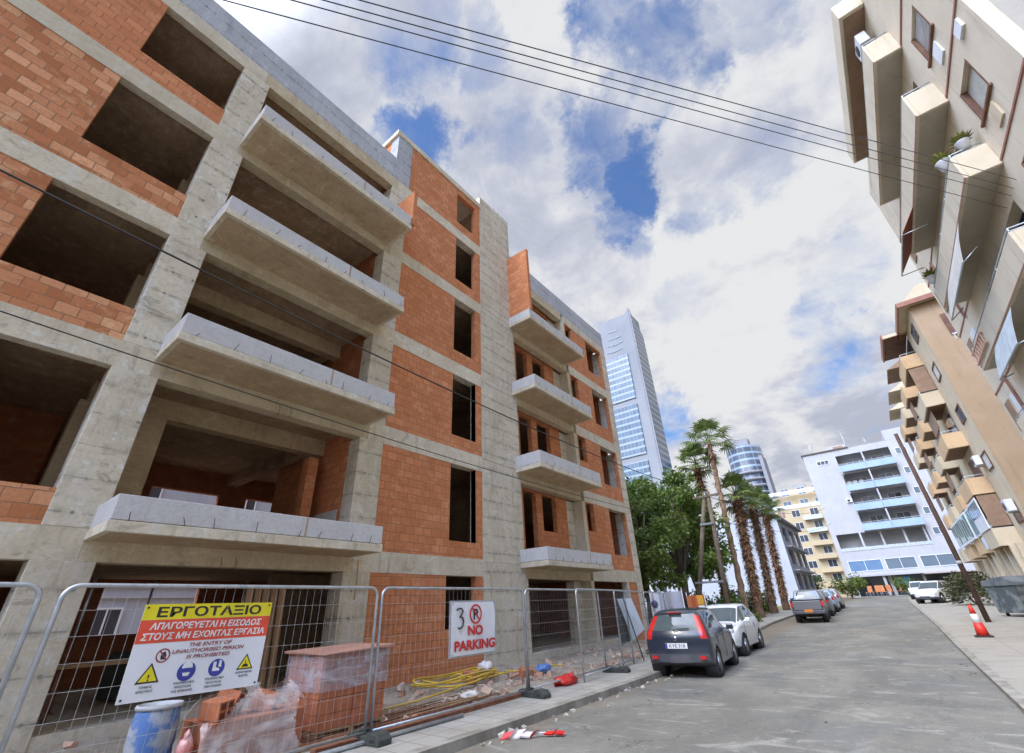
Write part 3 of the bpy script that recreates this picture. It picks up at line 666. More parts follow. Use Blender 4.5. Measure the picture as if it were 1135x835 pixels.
# next right: tan block with peach balconies
B2 = empty('tan_apartment_block', (6.7, 45, 0), 'tan apartment block with peach balconies and brown eaves behind the leaning pole', 'building')
Y2 = 36.3; g2 = gz(42)
mb = MB(); mb.box(6.7, 18, Y2, 66, g2-.6, 18.6); mb.build('wall', p_tan_l, B2)
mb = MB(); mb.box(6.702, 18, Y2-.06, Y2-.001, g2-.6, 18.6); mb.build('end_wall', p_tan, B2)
mb = MB(); mb.add([(6.2, Y2-.5, 18.7), (6.2, 41, 18.7), (18.4, 41, 18.7), (18.4, Y2-.5, 18.7), (7.6, Y2-.5, 19.9), (7.6, 41, 19.9), (18.4, 41, 19.9), (18.4, Y2-.5, 19.9)],
   [(0,3,2,1),(4,5,6,7),(0,1,5,4),(1,2,6,5),(2,3,7,6),(3,0,4,7)]); mb.build('roof', p_tan_l, B2)
mb = MB(); mb.box(6.12, 6.2, Y2-.55, 41, 18.62, 18.95); mb.box(6.12, 18, Y2-.62, Y2-.5, 18.62, 18.95); mb.build('eaves_board', trimm, B2)
f = MB(); f.box(7.9, 9.1, Y2-.09, Y2-.061, 15.9, 17.5); f = f.build('window', brownw, B2)
r = MB()
for i in range(6): r.box(8.0+i*.2, 8.04+i*.2, Y2-.16, Y2-.12, 15.55, 16.0)
r.box(7.95, 9.1, Y2-.16, Y2-.12, 15.9, 15.98); r.build('grille', whitep, f)
floors2 = [1.05, 3.75, 6.80, 9.85, 12.9, 15.95]
for k, z in enumerate(floors2):
    win(B2, '-x', 37.3, 38.9, z+1.0, z+2.0, 6.7, brownw, g_mid if k % 2 else simple('pale_blind2', (.62, .62, .58), .6), 0)
cols2 = [(40.4, 44.6, 5.65), (47.4, 50.6, 5.75), (53.5, 57, 5.75), (59.5, 63, 5.75)]
for ci, (a, b, x) in enumerate(cols2):
    for k, z in enumerate(floors2[1:]):
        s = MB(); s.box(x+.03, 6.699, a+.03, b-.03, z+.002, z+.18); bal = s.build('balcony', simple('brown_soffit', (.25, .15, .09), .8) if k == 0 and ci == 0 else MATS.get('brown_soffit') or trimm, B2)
        p = MB(); p.box(x, x+.11, a, b, z, z+1.02); p.box(x+.111, 6.699, a, a+.11, z, z+1.02); p.box(x+.111, 6.699, b-.11, b, z, z+1.02); p.build('parapet', p_peach if (ci+k) % 3 else p_tan_l, bal, .02)
        r = MB(); r.tube([(6.6, a+.05, z+1.18), (x+.05, a+.05, z+1.18), (x+.05, b-.05, z+1.18)], .025, 6)
        for i in range(6): y = a+.05+(b-a-.1)*i/5; r.tube([(x+.05, y, z+1.0), (x+.05, y, z+1.18)], .02, 6)
        r.build('handrail', m_rail, bal)
        d = MB(); d.box(6.66, 6.698, a+.7, b-.9, z+.2, z+2.5); d.build('balcony_door', brownw if k % 2 else g_dark, B2)
    z = floors2[-1]+3.05
    if ci: 
        mb = MB(); mb.add([(x-.35, a-.3, z-.3), (x-.35, b+.3, z-.3), (7.2, b+.3, z-.3), (7.2, a-.3, z-.3), (7.2, a-.3, z+.7), (7.2, b+.3, z+.7)], [(0,1,2,3),(0,3,4),(1,5,2),(0,4,5,1),(2,5,4,3)]); mb.build('canopy_roof', p_tan_l if ci > 1 else brownl, B2)
    else:
        mb = MB(); mb.box(5.25, 6.69, a-.2, b+.2, z-.35, z-.1); mb.build('canopy_roof', p_tan_l, B2); mb = MB(); mb.box(5.17, 5.25, a-.25, b+.25, z-.42, z); mb.build('eaves_board', trimm, B2)
        mb = MB(); mb.box(5.3, 6.68, a-.1, b+.1, z-.38, z-.352); mb.build('eaves_lining', brownw, B2)
    for k, z in enumerate(floors2[1:-1]):      # deep brown blinds and shadowed rooms over some balconies
        if (k+ci) % 2 == 0:
            mb = MB(); mb.box(x+.2, x+.24, a+.6, b-.4, z+1.7, z+2.9); mb.build('roller_blind', brownl, B2)
# lowest balcony closed in with white frames and a brown blind
z = floors2[1]
enc = MB(); enc.box(5.66, 5.72, 44.7, 47.2, z+1.03, z+2.9); enc = enc.build('sunroom', whitep, B2)
for zz in (z, floors2[4]):
    mb = MB(); mb.box(5.74, 6.66, 40.43, 40.47, zz+1.03, zz+2.98); mb.build('roller_blind', brownl, B2)
    mb = MB(); mb.box(5.74, 6.66, 40.41, 40.428, zz+1.03, zz+1.12); mb.build('blind_hem', black, B2)
for i_ in range(9):
    mb = MB(); y_ = 47.6+i_*1.25; mb.box(5.62, 5.70, y_, y_+1.15, z+1.03, z+2.9); q_ = mb.build('sunroom', whitep, B2); mb = MB(); mb.box(5.605, 5.619, y_+.12, y_+1.03, z+1.2, z+2.75); mb.build('pane', greenp if i_ % 3 == 0 else g_mid, q_)
mb = MB(); mb.box(5.60, 5.659, 40.48, 44.6, z+1.05, z+2.9); s2 = mb.build('sunroom', whitep, B2)
for i in range(5): mb = MB(); mb.box(5.585, 5.599, 40.7+i*.78, 41.3+i*.78, z+1.9, z+2.75); mb.build('pane', g_mid, s2)
for i in range(4): mb = MB(); mb.box(5.645, 5.659, 44.85+i*.58, 45.25+i*.58, z+1.15, z+2.75); mb.build('pane', g_blue if i % 2 else greenp, enc)
sg = MB(); sg.box(5.60, 5.63, 44.3, 45.3, z+.1, z+.85); tag(sg.build('notice_board', simple('pale_blue_sheet', (.66, .72, .80), .6)), 'pale blue notice sheet fixed to the lowest peach balcony', 'notice')
for i in range(7):
    mb = MB(); y = 38.2+i*1.9; mb.box(6.0, 6.5, y, y+.35, gz(y)-.2, floors2[1]-.002); mb.build('column', p_tan_l, B2)
    mb = MB(); mb.box(6.2, 6.25, y+.352, y+1.898, gz(y)-.2, gz(y)+2.3); mb.build('infill_wall', plaster('ochre_plaster', (.42, .34, .20)) if i == 0 else MATS['ochre_plaster'], B2)
ac((6.45, 37.6, 5.3), R(-90), 'white air conditioner low on the narrow strip beside the tan end wall', 1.1)
ac((6.45, 39.3, 8.3), R(-90), 'white air conditioner beside a peach balcony on the tan block', 1.0)
# end of street: white block with blue balconies
WY = 88.0; wg = gz(88)
B3 = empty('white_apartment_block', (2, WY+6, wg), 'white apartment block with pale blue balconies closing the end of the street', 'building')
lv = [wg+3.6, wg+6.4, 10.2, 13.1, 16.1, 19.2]
mb = MB(); wall(mb, WY, WY+.3, -5.5, 14, wg-.5, 22.6, [(-1.1, 5.9, z+.0, z+2.6) for z in (10.1, 13.0, 16.0, 19.0)]+[(-4.9, 5.9, 7.4, 9.8), (-4.6, -.6, wg, wg+2.7), (-.2, 3.2, wg, wg+2.7), (3.5, 9, wg, wg+2.4)], axis='y')
mb.box(-5.5, -5.2, WY+.301, WY+14, wg-.5, 22.6); mb.box(-5.2, 14, WY+.301, WY+14, 22.3, 22.59); mb.build('wall', p_white, B3)
mb = MB(); mb.box(-5.19, 14, WY+2.0, WY+2.2, wg, 22.2); mb.build('recess_wall', plaster('recess_white', (.50, .50, .50)), B3)  # even neutral white, close to the facade plaster
mb = MB(); mb.box(-4.9, 9.2, WY+.9, WY+.95, wg, wg+2.72); mb.build('opening_dark_back', g_dark, B3)  # dark sheet added behind the ground openings to stand in for their shade
mb = MB(); mb.box(-5.7, 1.0, WY-.15, WY+14, 22.601, 22.8); mb.build('roof_edge', simple('brown_roof_edge', (.10, .075, .07), .8), B3)
for i, z in enumerate((10.1, 13.0, 16.0, 19.0)):
    s = MB(); s.box(-1.2+.1*i, 6.0, WY-1.0, WY+1.99, z-.16, z); bal = s.build('balcony', p_white, B3)
    for a, b in ((-1.2, 2.35), (2.4, 6.0)):
        p = MB(); p.box(a, b, WY-1.1, WY-1.0, z-.2, z+.8); p.build('parapet', p_blue, bal, .02)
    r = MB(); r.box(-1.2, 6.0, WY-1.08, WY-1.03, z+.95, z+1.0); r.build('handrail', m_rail, bal)
    d = MB(); d.box(2.3, 2.5, WY-.95, WY+1.99, z, z+2.6); d.build('divider_wall', p_white, B3)
    for a in (.1, 3.4): win(B3, '-y', a, a+1.7, z+.05, z+2.1, WY+2.0, whitep, g_dark if (i+a) % 2 < 1 else g_mid, 1)
    for q in range(3):
        if i == 2: d = MB(); d.box(-.9+q*.8, -.4+q*.8, WY+.5, WY+.55, z, z+1.5); d.build('curtain', m_cream, B3)
for z in (8.5, 11.3, 14.2, 17.2, 20.2): win(B3, '-y', 6.5, 7.9, z, z+1.0, WY, whitep, g_mid, 1)
win(B3, '-y', -3.9, -2.2, 20.6, 21.3, WY, whitep, g_dark, 2)
for a in (-2, .5, 3.2, 5.5):
    mb = MB(); mb.box(a, a+.25, WY-.02, WY+.4, 7.4, 9.8); mb.build('column', p_white, B3)
mb = MB(); mb.box(-4.95, 6, WY-.05, WY, 7.35, 7.8); mb.build('balustrade', m_rail, B3)
for a, b, pm in ((-4.7, -.6, g_blue), (-.2, 3.3, g_mid), (3.8, 7.4, g_mid)): win(B3, '-y', a, b, 4.5, 6.0, WY, whitep, pm, 1)
mb = MB(); mb.box(-1.2, -.9, WY-.9, WY, wg, 3.9); mb.box(-5.4, 8, WY-1.2, WY, 3.75, 4.0); mb.build('canopy', p_white, B3)
mb = MB(); mb.box(3.5, 9, WY-2.6, WY-1.21, 3.6, 3.75); mb.build('canopy', simple('pinkish_canopy', (.50, .40, .38), .7), B3)
mb = MB(); mb.box(.1, 1.8, WY-.03, WY+.02, wg+1.3, wg+2.3); mb.build('shop_sign', simple('cyan_sign', (.10, .38, .66), .5), B3)
for i in range(6):
    mb = MB(); mb.box(7.7+i*.6, 8.2+i*.6, WY, WY+3, 22.9, 23.0); mb.box(7.9+i*.6, 8.0+i*.6, WY+1, WY+1.1, 22.6, 22.9); mb.build('roof_slat', simple('slat_dark', (.08, .08, .08), .7), B3)
mb = MB(); mb.box(5.9, 14, WY-.02, WY+10, 22.6, 24.2); mb.build('roof_room', p_white, B3); mb = MB(); mb.box(-2, .8, WY+4, WY+8, 22.8, 24.3); mb.build('roof_room', p_white, B3)
mb = MB(); mb.box(-1.0, 0.4, WY+3, WY+3.9, 22.81, 23.9); mb.build('water_tank', simple('rusty_tank', (.35, .22, .15), .7), B3)
ac((-1.5, WY-.15, 14.3), 0, 'white air conditioner on the plain wall of the white block', .9)
def antenna(x, y, z, h, lab):
    a = empty('roof_antenna', (x, y, z), lab, 'antenna', 'aerials on the white block'); mb = MB(); mb.tube([(x, y, z), (x, y, z+h)], .035, 6); mb.build('mast', steel, a)
    for q in (.75, .88, 1.0): mb = MB(); mb.tube([(x-.5, y, z+h*q), (x+.5, y, z+h*q)], .025, 5); mb.build('element', steel, a)
antenna(-4.2, WY+4, 22.8, 2.6, 'thin roof aerial at the outer corner of the white block')
antenna(.9, WY+6, 22.8, 4.2, 'tallest roof aerial, above the brown tank of the white block')
antenna(3.6, WY+3, 22.6, 1.8, 'short roof aerial over the upper right balcony of the white block')
# yellow block behind
B4 = empty('yellow_apartment_block', (-13, 146, 1), 'pale yellow apartment block with setback top floors seen behind the parked pickup', 'building')
mb = MB(); mb.box(-19.5, 0, 140, 155, 0, 22); mb.box(-18.5, 0, 141.5, 154, 22.001, 25.8); mb.box(-17, 0, 144, 153, 25.801, 28); mb.build('wall', p_yellow, B4)
for z in (4.6, 7.7, 10.8, 13.9, 17.0, 20.1):
    for x in (-18.9, -15.6, -11.4): win(B4, '-y', x, x+1.9, z, z+1.7, 140, whitep, g_dark if x > -16 else brownl, 1)
    s = MB(); s.box(-13.2, -9, 138.7, 139.99, z-1.1, z-.9); b = s.build('balcony', p_white, B4); p = MB(); p.box(-13.2, -9, 138.6, 138.69, z-1.15, z-.1); p.build('parapet', p_yellow if z < 14 else m_rail, b)
for z in (22.3, 26.0):
    mb = MB(); mb.box(-19.6, 0, 139.9, 140.02, z, z+.9); mb.build('balustrade', whitep, B4)
    for x in (-17, -13, -9.5): win(B4, '-y', x, x+2, z+.2, z+2.2, 141.5 if z < 24 else 144, whitep, g_mid, 1)
mb = MB(); mb.box(-14, -11, 146, 149, 28, 29.2); mb.build('roof_room', p_grey, B4)
# grey low block with dark windows along the street
B5 = empty('grey_apartment_block', (-13, 66, 1), 'low grey three storey block with a blank pale end wall beyond the palms', 'building')
mb = MB(); wall(mb, -8.5, -8.8, 61, 76, .3, 9.6, [(62.5+i*4.5, 65.6+i*4.5, z, z+1.7) for i in range(3) for z in (2.3, 4.9, 7.4)]); mb.box(-22, -8.81, 61.3, 76, 9.3, 9.59); mb.build('wall', p_grey, B5)
mb = MB(); mb.box(-22, -8.5, 60.9, 61.2, .3, 9.8); mb.build('end_wall', p_lgrey, B5)
mb = MB(); mb.box(-9.3, -9.4, 61.4, 76, .3, 9.2); mb.build('room_back', g_dark, B5)
for z in (1.6, 4.2, 6.7):
    mb = MB(); mb.box(-7.9, -8.49, 62, 75.5, z, z+.15); mb.build('balcony', p_grey, B5)
mb = MB(); mb.box(-8.0, -8.6, 60.9, 76.2, 9.61, 9.9); mb.build('roof_edge', simple('dark_grey_edge', (.16, .16, .17), .8), B5)
# taller pale block behind the palms and trees
B6 = empty('pale_rear_block', (-24, 82, 1), 'tall pale rear block partly hidden behind the palm trunks', 'building')
mb = MB(); mb.box(-34, -12.5, 78, 92, .5, 12.5); mb.build('wall', p_lgrey, B6)
for z in (4, 7, 10):
    for x in (-31, -26, -21, -16): win(B6, '-y', x, x+1.6, z-.8, z+.8, 78, whitep, g_dark, 1)
# rear neighbour visible through the concrete frame
B7 = empty('grey_rear_house', (-32, 6, 0), 'light grey house glimpsed through the ground floor of the concrete frame', 'building')
mb = MB(); mb.box(-38, -30, -10, 26, 0, 10); mb.build('wall', p_lgrey, B7)
for y in (-4, 1.2, 6, 11, 16):
    for z in (1.2, 4.3, 7.2): win(B7, '+x', y, y+1.2, z, z+1.3, -30, whitep, g_dark, 1)
mb = MB()
for z in (2.9, 3.4, 6.2): mb.box(-30.0, -29.9, -10, 26, z, z+.12)
mb.build('string_course', p_white, B7)

# towers
def towerglass(name, c, c2, floor, col_w):
    m, t, b = newmat(name); b.inputs['Roughness'].default_value = .12; b.inputs['Specular IOR Level'].default_value = .7
    p = pos(t); uv, hx, v = facing_uv(t, p)
    fr = mm('FRACT', mm('DIVIDE', v, floor, tree=t), tree=t); fc = mm('FRACT', mm('DIVIDE', hx, col_w, tree=t), tree=t)
    band = mrange(t, fr, .66, .74, 0, 1, False); mul = mrange(t, mm('ABSOLUTE', mm('SUBTRACT', fc, .5, tree=t), tree=t), .44, .47, 0, 1, False)
    br = N(t, 'ShaderNodeTexWhiteNoise', noise_dimensions='2D'); sn = N(t, 'ShaderNodeVectorMath', operation='FLOOR'); dv = N(t, 'ShaderNodeVectorMath', operation='DIVIDE'); L(t, uv, dv.inputs[0]); dv.inputs[1].default_value = (col_w, floor, 1); L(t, dv.outputs[0], sn.inputs[0]); L(t, sn.outputs[0], br.inputs['Vector'])
    cc = mixc(t, mrange(t, br.outputs[0], 0, 1, 0, 1, False), c, c2)
    cc = mixc(t, band, cc, (.25, .32, .39)); cc = mixc(t, mm('MULTIPLY', mul, .7, tree=t), cc, (.25, .31, .36))
    L(t, cc, b.inputs['Base Color']); return m
tg = towerglass('tower_glass', (.03, .075, .13), (.06, .13, .20), 3.3, 2.0)
tg2 = towerglass('tower_side_glass', (.04, .075, .14), (.02, .045, .09), 3.3, 2.6)
tg3 = towerglass('banded_tower_glass', (.05, .065, .09), (.09, .11, .14), 3.9, 3)
whitet = plaster('tower_white_cladding', (.30, .31, .325), (.26, .27, .285), .05, .1)
T1 = empty('glass_tower', (-78, 205, 0), 'tall white framed blue glass skyscraper with a curved top behind the concrete block', 'tower')
n = 14; top = []
for i in range(n+1):
    f = i/n; x = -87.6+19.6*f; z = 149.5-10.5*math.sin(math.pi*f)**1.0*(1-.25*f)-2*f+(1.5 if f > .85 else 0); top.append((x, z))
mb = MB(); mb.prism([(-87.6, 0)]+top+[(-68, 0)], 'y', 200, 200.8); 
mb.prism([(-87.6, 0), (-87.6, 147), (-68, 146), (-68, 0)], 'y', 200.81, 213.5); mb.build('tower_shaft', whitet, T1)
mb = MB(); mb.prism([(200.2, 0), (200.2, 146), (214, 136), (214.4, 0)], 'x', -68+.01, -67.2); mb.build('side_glass', tg2, T1)
mb = MB(); mb.box(-67.8, -67.1, 199.9, 200.5, 0, 147.3); mb.build('corner_fin', whitet, T1)
for z0, z1 in ((94.5, 121), (65, 91.5), (36, 62), (6, 33)):
    mb = MB(); mb.box(-86.2, -72.9, 199.5, 199.99, z0, z1); mb.build('glass_panel', tg, T1, .4)
dk = simple('tower_slot', (.22, .26, .30), .4)
for i, z in enumerate((124.5, 128.5, 132.5, 137)):
    mb = MB()
    for q in range(5):
        a = -84.5+q*1.9
        if q*2 < 12-i*2.2: mb.box(a+i*.9, a+i*.9+1.8, 199.8, 199.98, z-.12*(q-2)**2*-1, z+.9+.12*(q-2)**2)
    mb.build('slot_window', dk, T1)
T2 = empty('banded_tower', (-46, 290, 0), 'distant rounded tower ringed by white balcony bands behind the tall palm', 'tower')
pts = [(-46.5+9.6*math.cos(a), 290+10*math.sin(a)) for a in [2*math.pi*i/28 for i in range(28)]]
mb = MB(); mb.prism(pts, 'z', 0, 82, True); mb.build('tower_shaft', tg3, T2)
for k in range(21):
    z = 3+k*3.9; s = .86 if k > 18 else (.94 if k > 16 else 1.06)
    mb = MB(); mb.prism([(-46.5+(x+46.5)*s-(1.06-s)*4, 290+(y-290)*s) for x, y in pts], 'z', z, z+1.2, True); mb.build('balcony_band', p_grey, T2)
mb = MB(); mb.box(-38.2, -36.4, 280, 292, 0, 74); mb.build('side_slab', p_grey, T2)
mb = MB(); mb.box(-50, -42, 285, 292, 82, 87); mb.build('roof_room', p_grey, T2)
# ---------------------------------------------------------------- construction fence, signs, site clutter
def fence_panel(wd, ht=1.86):
    root = empty('mesh_fence', (0, 0, 0))
    h = wd/2; r = .12; pts = [(-h, 0, 0), (-h, 0, ht-r)]
    for i in range(1, 6): a = math.pi/2*i/6; pts.append((-h+r-r*math.cos(a), 0, ht-r+r*math.sin(a)))
    pts += [(-h+r, 0, ht), (h-r, 0, ht)]
    for i in range(1, 6): a = math.pi/2*i/6; pts.append((h-r+r*math.sin(a), 0, ht-r+r*math.cos(a)))
    pts += [(h, 0, ht-r), (h, 0, 0)]
    mb = MB(); mb.tube(pts, .021, 8); mb.build('frame', steel, root)
    mb = MB(); mb.tube([(-h+.02, 0, .14), (h-.02, 0, .14)], .017, 8); mb.build('bottom_rail', steel, root)
    mb = MB(); n = int(wd/.10)
    for i in range(1, n): x = -h+wd*i/n; mb.tube([(x, .004, .15), (x, .004, ht-.01)], .0013, 4, False)
    for i in range(1, 8): z = .14+(ht-.14)*i/8; mb.tube([(-h+.02, -.004, z), (h-.02, -.004, z)], .0017, 4, False)
    mb.build('wire_mesh', wire, root)
    return root
def place_panel(root, a, b, z, label):
    root.location = ((a[0]+b[0])/2, (a[1]+b[1])/2, z); root.rotation_euler = (0, 0, math.atan2(b[1]-a[1], b[0]-a[0]))
    return tag(root, label, 'fence panel', 'mesh fence panels along the site')
fp = fence_panel(3.50)
FPS = [((-6.1, -2.68), (-6.1, .82), 'mesh fence panel left of the one holding the yellow and red sign'),
       ((-6.1, .97), (-6.1, 4.47), 'mesh fence panel carrying the yellow and red warning sign'),
       ((-6.1, 4.56), (-6.1, 8.06), 'mesh fence panel carrying the white no parking sign'),
       ((-6.12, 8.16), (-6.32, 11.64), 'mesh fence panel in front of the dark garage bay beside the concrete shaft'),
       ((-5.98, 9.98), (-6.40, 13.42), 'mesh fence panel overlapping its neighbour above the red bag'),
       ((-6.38, 12.72), (-7.0, 16.15), 'mesh fence panel holding the tilted pale sheet behind the dark hatchback'),
       ((-7.02, 16.25), (-7.65, 19.68), 'mesh fence panel next to the grey banner, far end of the concrete block')]
for i, (a, b, lab) in enumerate(FPS):
    p = fp if i == 0 else copy_tree(fp)
    place_panel(p, a, b, .08, lab)
foot_m = simple('recycled_rubber', (.035, .045, .035), .85, (.06, .06, .05), 8)
for i, (x, y, rz, lab) in enumerate([(-6.05, .9, 0, 'black rubber fence foot left of the warning sign'), (-6.05, 4.5, .05, 'black rubber fence foot between the two sign panels'), (-5.98, 8.1, -.1, 'black rubber fence foot beside the red bag, nearer the no parking sign'), (-6.08, 11.7, .12, 'black rubber fence foot on the pavement behind the dark hatchback'), (-6.9, 16.2, 0, 'black rubber fence foot hidden low behind the parked cars')]):
    if i == 0:
        ff = empty('ballast_block', (0, 0, 0)); mb = MB()
        mb.prism([(-.33, 0), (.33, 0), (.33, .06), (.26, .12), (.10, .13), (.10, .09), (-.10, .09), (-.10, .13), (-.26, .12), (-.33, .06)], 'y', -.11, .11); mb.build('block', foot_m, ff, .01)
        for q in (-.2, .2): mb = MB(); mb.box(q-.05, q+.05, -.111, .111, .03, .06); mb.build('grip', black, ff)
    o = ff if i == 0 else copy_tree(ff); o.location = (x, y, .115); o.rotation_euler = (0, 0, rz); tag(o, lab, 'fence foot', 'rubber feet of the fence')
# warning sign
sgn_w = simple('sign_white', (.78, .78, .79), .35, (.70, .70, .72), 1.5); sgn_y = simple('sign_yellow', (.86, .72, .01), .35); sgn_r = simple('sign_red', (.80, .085, .035), .35)
ink = simple('sign_black', (.02, .02, .022), .4); inkr = simple('sign_dark_red', (.33, .05, .05), .4); inkw = simple('sign_letter_white', (.86, .86, .84), .4); inkb = simple('sign_blue', (.04, .05, .33), .35); inkg = simple('sign_small_print', (.12, .12, .14), .5)
redprint = simple('sign_red_print', (.62, .02, .015), .4)
EX, EY, EN = (0, 1, 0), (0, 0, 1), (1, 0, 0)
SX = -6.055
S = empty('warning_sign', (SX, 2.27, .93), 'yellow red and white Greek construction site warning sign on the fence', 'sign')
y0, y1, z0, z1 = 1.63, 2.91, .93, 1.765
def sbox(y_0, y_1, z_0, z_1, d0, d1, nm, mt, par): mb = MB(); mb.box(SX+d0, SX+d1, y_0, y_1, z_0, z_1); return mb.build(nm, mt, par)
sbox(y0, y1, z0, z1, -.006, 0, 'board', sgn_w, S)
sbox(y0, y1, 1.623, z1, .0005, .002, 'yellow_band', sgn_y, S); sbox(y0, y1, 1.415, 1.621, .0005, .002, 'red_band', sgn_r, S)
def st(body, y, z, h, mt, width=None, bold=.012, nm='lettering', shear=0, d=.003, par=None, x=None): return text(body, mt, par or S, nm, ((x or SX)+d, y, z), EX, EY, EN, h, width, bold, .0012, shear)
st('ΕΡΓΟΤΑΞΙΟ', 2.27, 1.648, .088, ink, 1.04, .07)
st('ΑΠΑΓΟΡΕΥΕΤΑΙ Η ΕΙΣΟΔΟΣ', 2.27, 1.535, .058, inkw, 1.10, .06, shear=.15)
st('ΣΤΟΥΣ ΜΗ ΕΧΟΝΤΑΣ ΕΡΓΑΣΙΑ', 2.27, 1.443, .058, inkw, 1.20, .06, shear=.15)
st('THE ENTRY OF', 2.33, 1.362, .036, inkr, .42, .03, shear=.2); st('UNAUTHORISED PERSON', 2.33, 1.308, .034, inkr, .70, .03, shear=.2); st('IS PROHIBITED', 2.33, 1.254, .034, inkr, .42, .03, shear=.2)
def disc(y, z, r, mt, d0, d1, nm, par, ri=0):
    n = 28; mb = MB(); x0, x1 = SX+d0, SX+d1
    o = [(y+r*math.cos(2*math.pi*i/n), z+r*math.sin(2*math.pi*i/n)) for i in range(n)]
    if not ri: mb.prism(o, 'x', x0, x1)
    else:
        q = [(y+ri*math.cos(2*math.pi*i/n), z+ri*math.sin(2*math.pi*i/n)) for i in range(n)]
        vs = [(x, a, b) for x in (x0, x1) for ring in (o, q) for a, b in ring]; fs = []
        for i in range(n):
            j = (i+1) % n; fs += [(2*n+i, 2*n+j, 3*n+j, 3*n+i), (i, n+i, n+j, j), (i, j, 2*n+j, 2*n+i), (n+i, 3*n+i, 3*n+j, n+j)]
        mb.add(vs, fs)
    return mb.build(nm, mt, par)
def poly(pts, mt, d0, d1, nm, par): mb = MB(); mb.prism(pts, 'x', SX+d0, SX+d1); return mb.build(nm, mt, par)
e = disc(1.905, 1.30, .062, inkr, .001, .003, 'prohibition_symbol', S, .050)
poly([(1.868, 1.337), (1.876, 1.345), (1.945, 1.265), (1.937, 1.257)], inkr, .0031, .0042, 'bar', e)
poly([(1.892, 1.265), (1.93, 1.265), (1.935, 1.30), (1.918, 1.335), (1.895, 1.325), (1.885, 1.295)], ink, .001, .0028, 'hand', e)
def tri(yc, zc, s, nm):
    t = poly([(yc-.10*s, zc), (yc+.10*s, zc), (yc, zc+.17*s)], ink, .001, .0025, nm, S)
    poly([(yc-.078*s, zc+.014*s), (yc+.078*s, zc+.014*s), (yc, zc+.145*s)], sgn_y, .0026, .0036, 'field', t); return t
t = tri(1.83, 1.075, 1, 'hazard_symbol'); poly([(1.822, 1.145), (1.838, 1.145), (1.834, 1.112), (1.826, 1.112)], ink, .0037, .0047, 'mark', t); poly([(1.823, 1.094), (1.837, 1.094), (1.837, 1.106), (1.823, 1.106)], ink, .0037, .0047, 'mark', t)
t = tri(2.735, 1.10, .88, 'hazard_symbol'); poly([(2.70, 1.122), (2.77, 1.122), (2.758, 1.15), (2.715, 1.15)], ink, .0037, .0047, 'mark', t); poly([(2.731, 1.15), (2.739, 1.15), (2.739, 1.185), (2.731, 1.185)], ink, .0037, .0047, 'mark', t)
e = disc(2.155, 1.140, .084, inkb, .001, .0025, 'helmet_symbol', S); poly([(2.105, 1.17), (2.205, 1.17), (2.195, 1.21), (2.155, 1.228), (2.115, 1.21)], inkw, .0026, .0036, 'helmet', e); poly([(2.12, 1.13), (2.19, 1.13), (2.178, 1.10), (2.132, 1.10)], inkw, .0026, .0036, 'face', e)
e = disc(2.44, 1.145, .080, inkb, .001, .0025, 'boot_symbol', S); poly([(2.40, 1.20), (2.43, 1.20), (2.43, 1.15), (2.47, 1.135), (2.47, 1.115), (2.40, 1.115)], inkw, .0026, .0036, 'boot', e); poly([(2.455, 1.215), (2.48, 1.205), (2.48, 1.16), (2.492, 1.15), (2.455, 1.15)], inkw, .0026, .0036, 'boot', e)
for yc, zc, ls in ((1.83, 1.035, ['ΓΕΝΙΚΟΣ', 'ΚΙΝΔΥΝΟΣ']), (2.155, 1.035, ['ΥΠΟΧΡΕΩΤΙΚΗ', 'ΠΡΟΣΤΑΣΙΑ', 'ΤΗΣ ΚΕΦΑΛΗΣ']), (2.44, 1.04, ['ΥΠΟΧΡΕΩΤΙΚΗ', 'ΠΡΟΣΤΑΣΙΑ', 'ΤΩΝ ΠΟΔΙΩΝ']), (2.735, 1.065, ['ΑΙΩΡΟΥΜΕΝΑ', 'ΦΟΡΤΙΑ'])):
    for i, b in enumerate(ls): st(b, yc, zc-.034*i, .019, inkg, None, .004)
for y, z in ((1.66, .96), (2.88, .96), (1.66, 1.735), (2.88, 1.735)): disc(y, z, .010, ink, .003, .006, 'eyelet', S)
# no parking sign: a curled printed sheet on a backing frame
NX = -6.055; SX = NX
S2 = empty('no_parking_sign', (NX, 6.52, .9), 'white hand numbered no parking sign with red letters on the fence', 'sign')
sbox(5.94, 7.12, .905, 1.745, -.014, -.006, 'backing_frame', simple('sign_grey_frame', (.45, .46, .48), .5), S2)
mb = MB(); n = 18; P = [[(NX+.004+.014*math.sin(i*.8+j*.5)*(j/n) * (i/n), 5.965+1.125*i/n, .93+.79*j/n) for i in range(n+1)] for j in range(n+1)]
for j in range(n):
    for i in range(n): mb.add([P[j][i], P[j][i+1], P[j+1][i+1], P[j+1][i]], [(0, 1, 2, 3)], True)
mb.build('sheet', sgn_w, S2)
st('NO', 6.55, 1.215, .14, redprint, .38, .09, d=.024, par=S2, x=NX); st('PARKING', 6.55, 1.0, .14, redprint, 1.03, .09, d=.024, par=S2, x=NX)
e = disc(6.56, 1.53, .155, redprint, .018, .024, 'no_parking_symbol', S2, .128); st('P', 6.56, 1.445, .17, ink, .12, .05, d=.021, par=e, x=NX)
poly([(6.455, 1.615), (6.475, 1.632), (6.665, 1.445), (6.645, 1.428)], redprint, .025, .028, 'bar', e)
pts = [(6.08, 1.60), (6.13, 1.625), (6.20, 1.62), (6.235, 1.58), (6.20, 1.53), (6.15, 1.50), (6.22, 1.485), (6.25, 1.43), (6.23, 1.36), (6.17, 1.32), (6.12, 1.33)]
mb = MB(); mb.tube([(NX+.022, a, b) for a, b in pts], .013, 6); mb.build('handwritten_number', ink, S2)
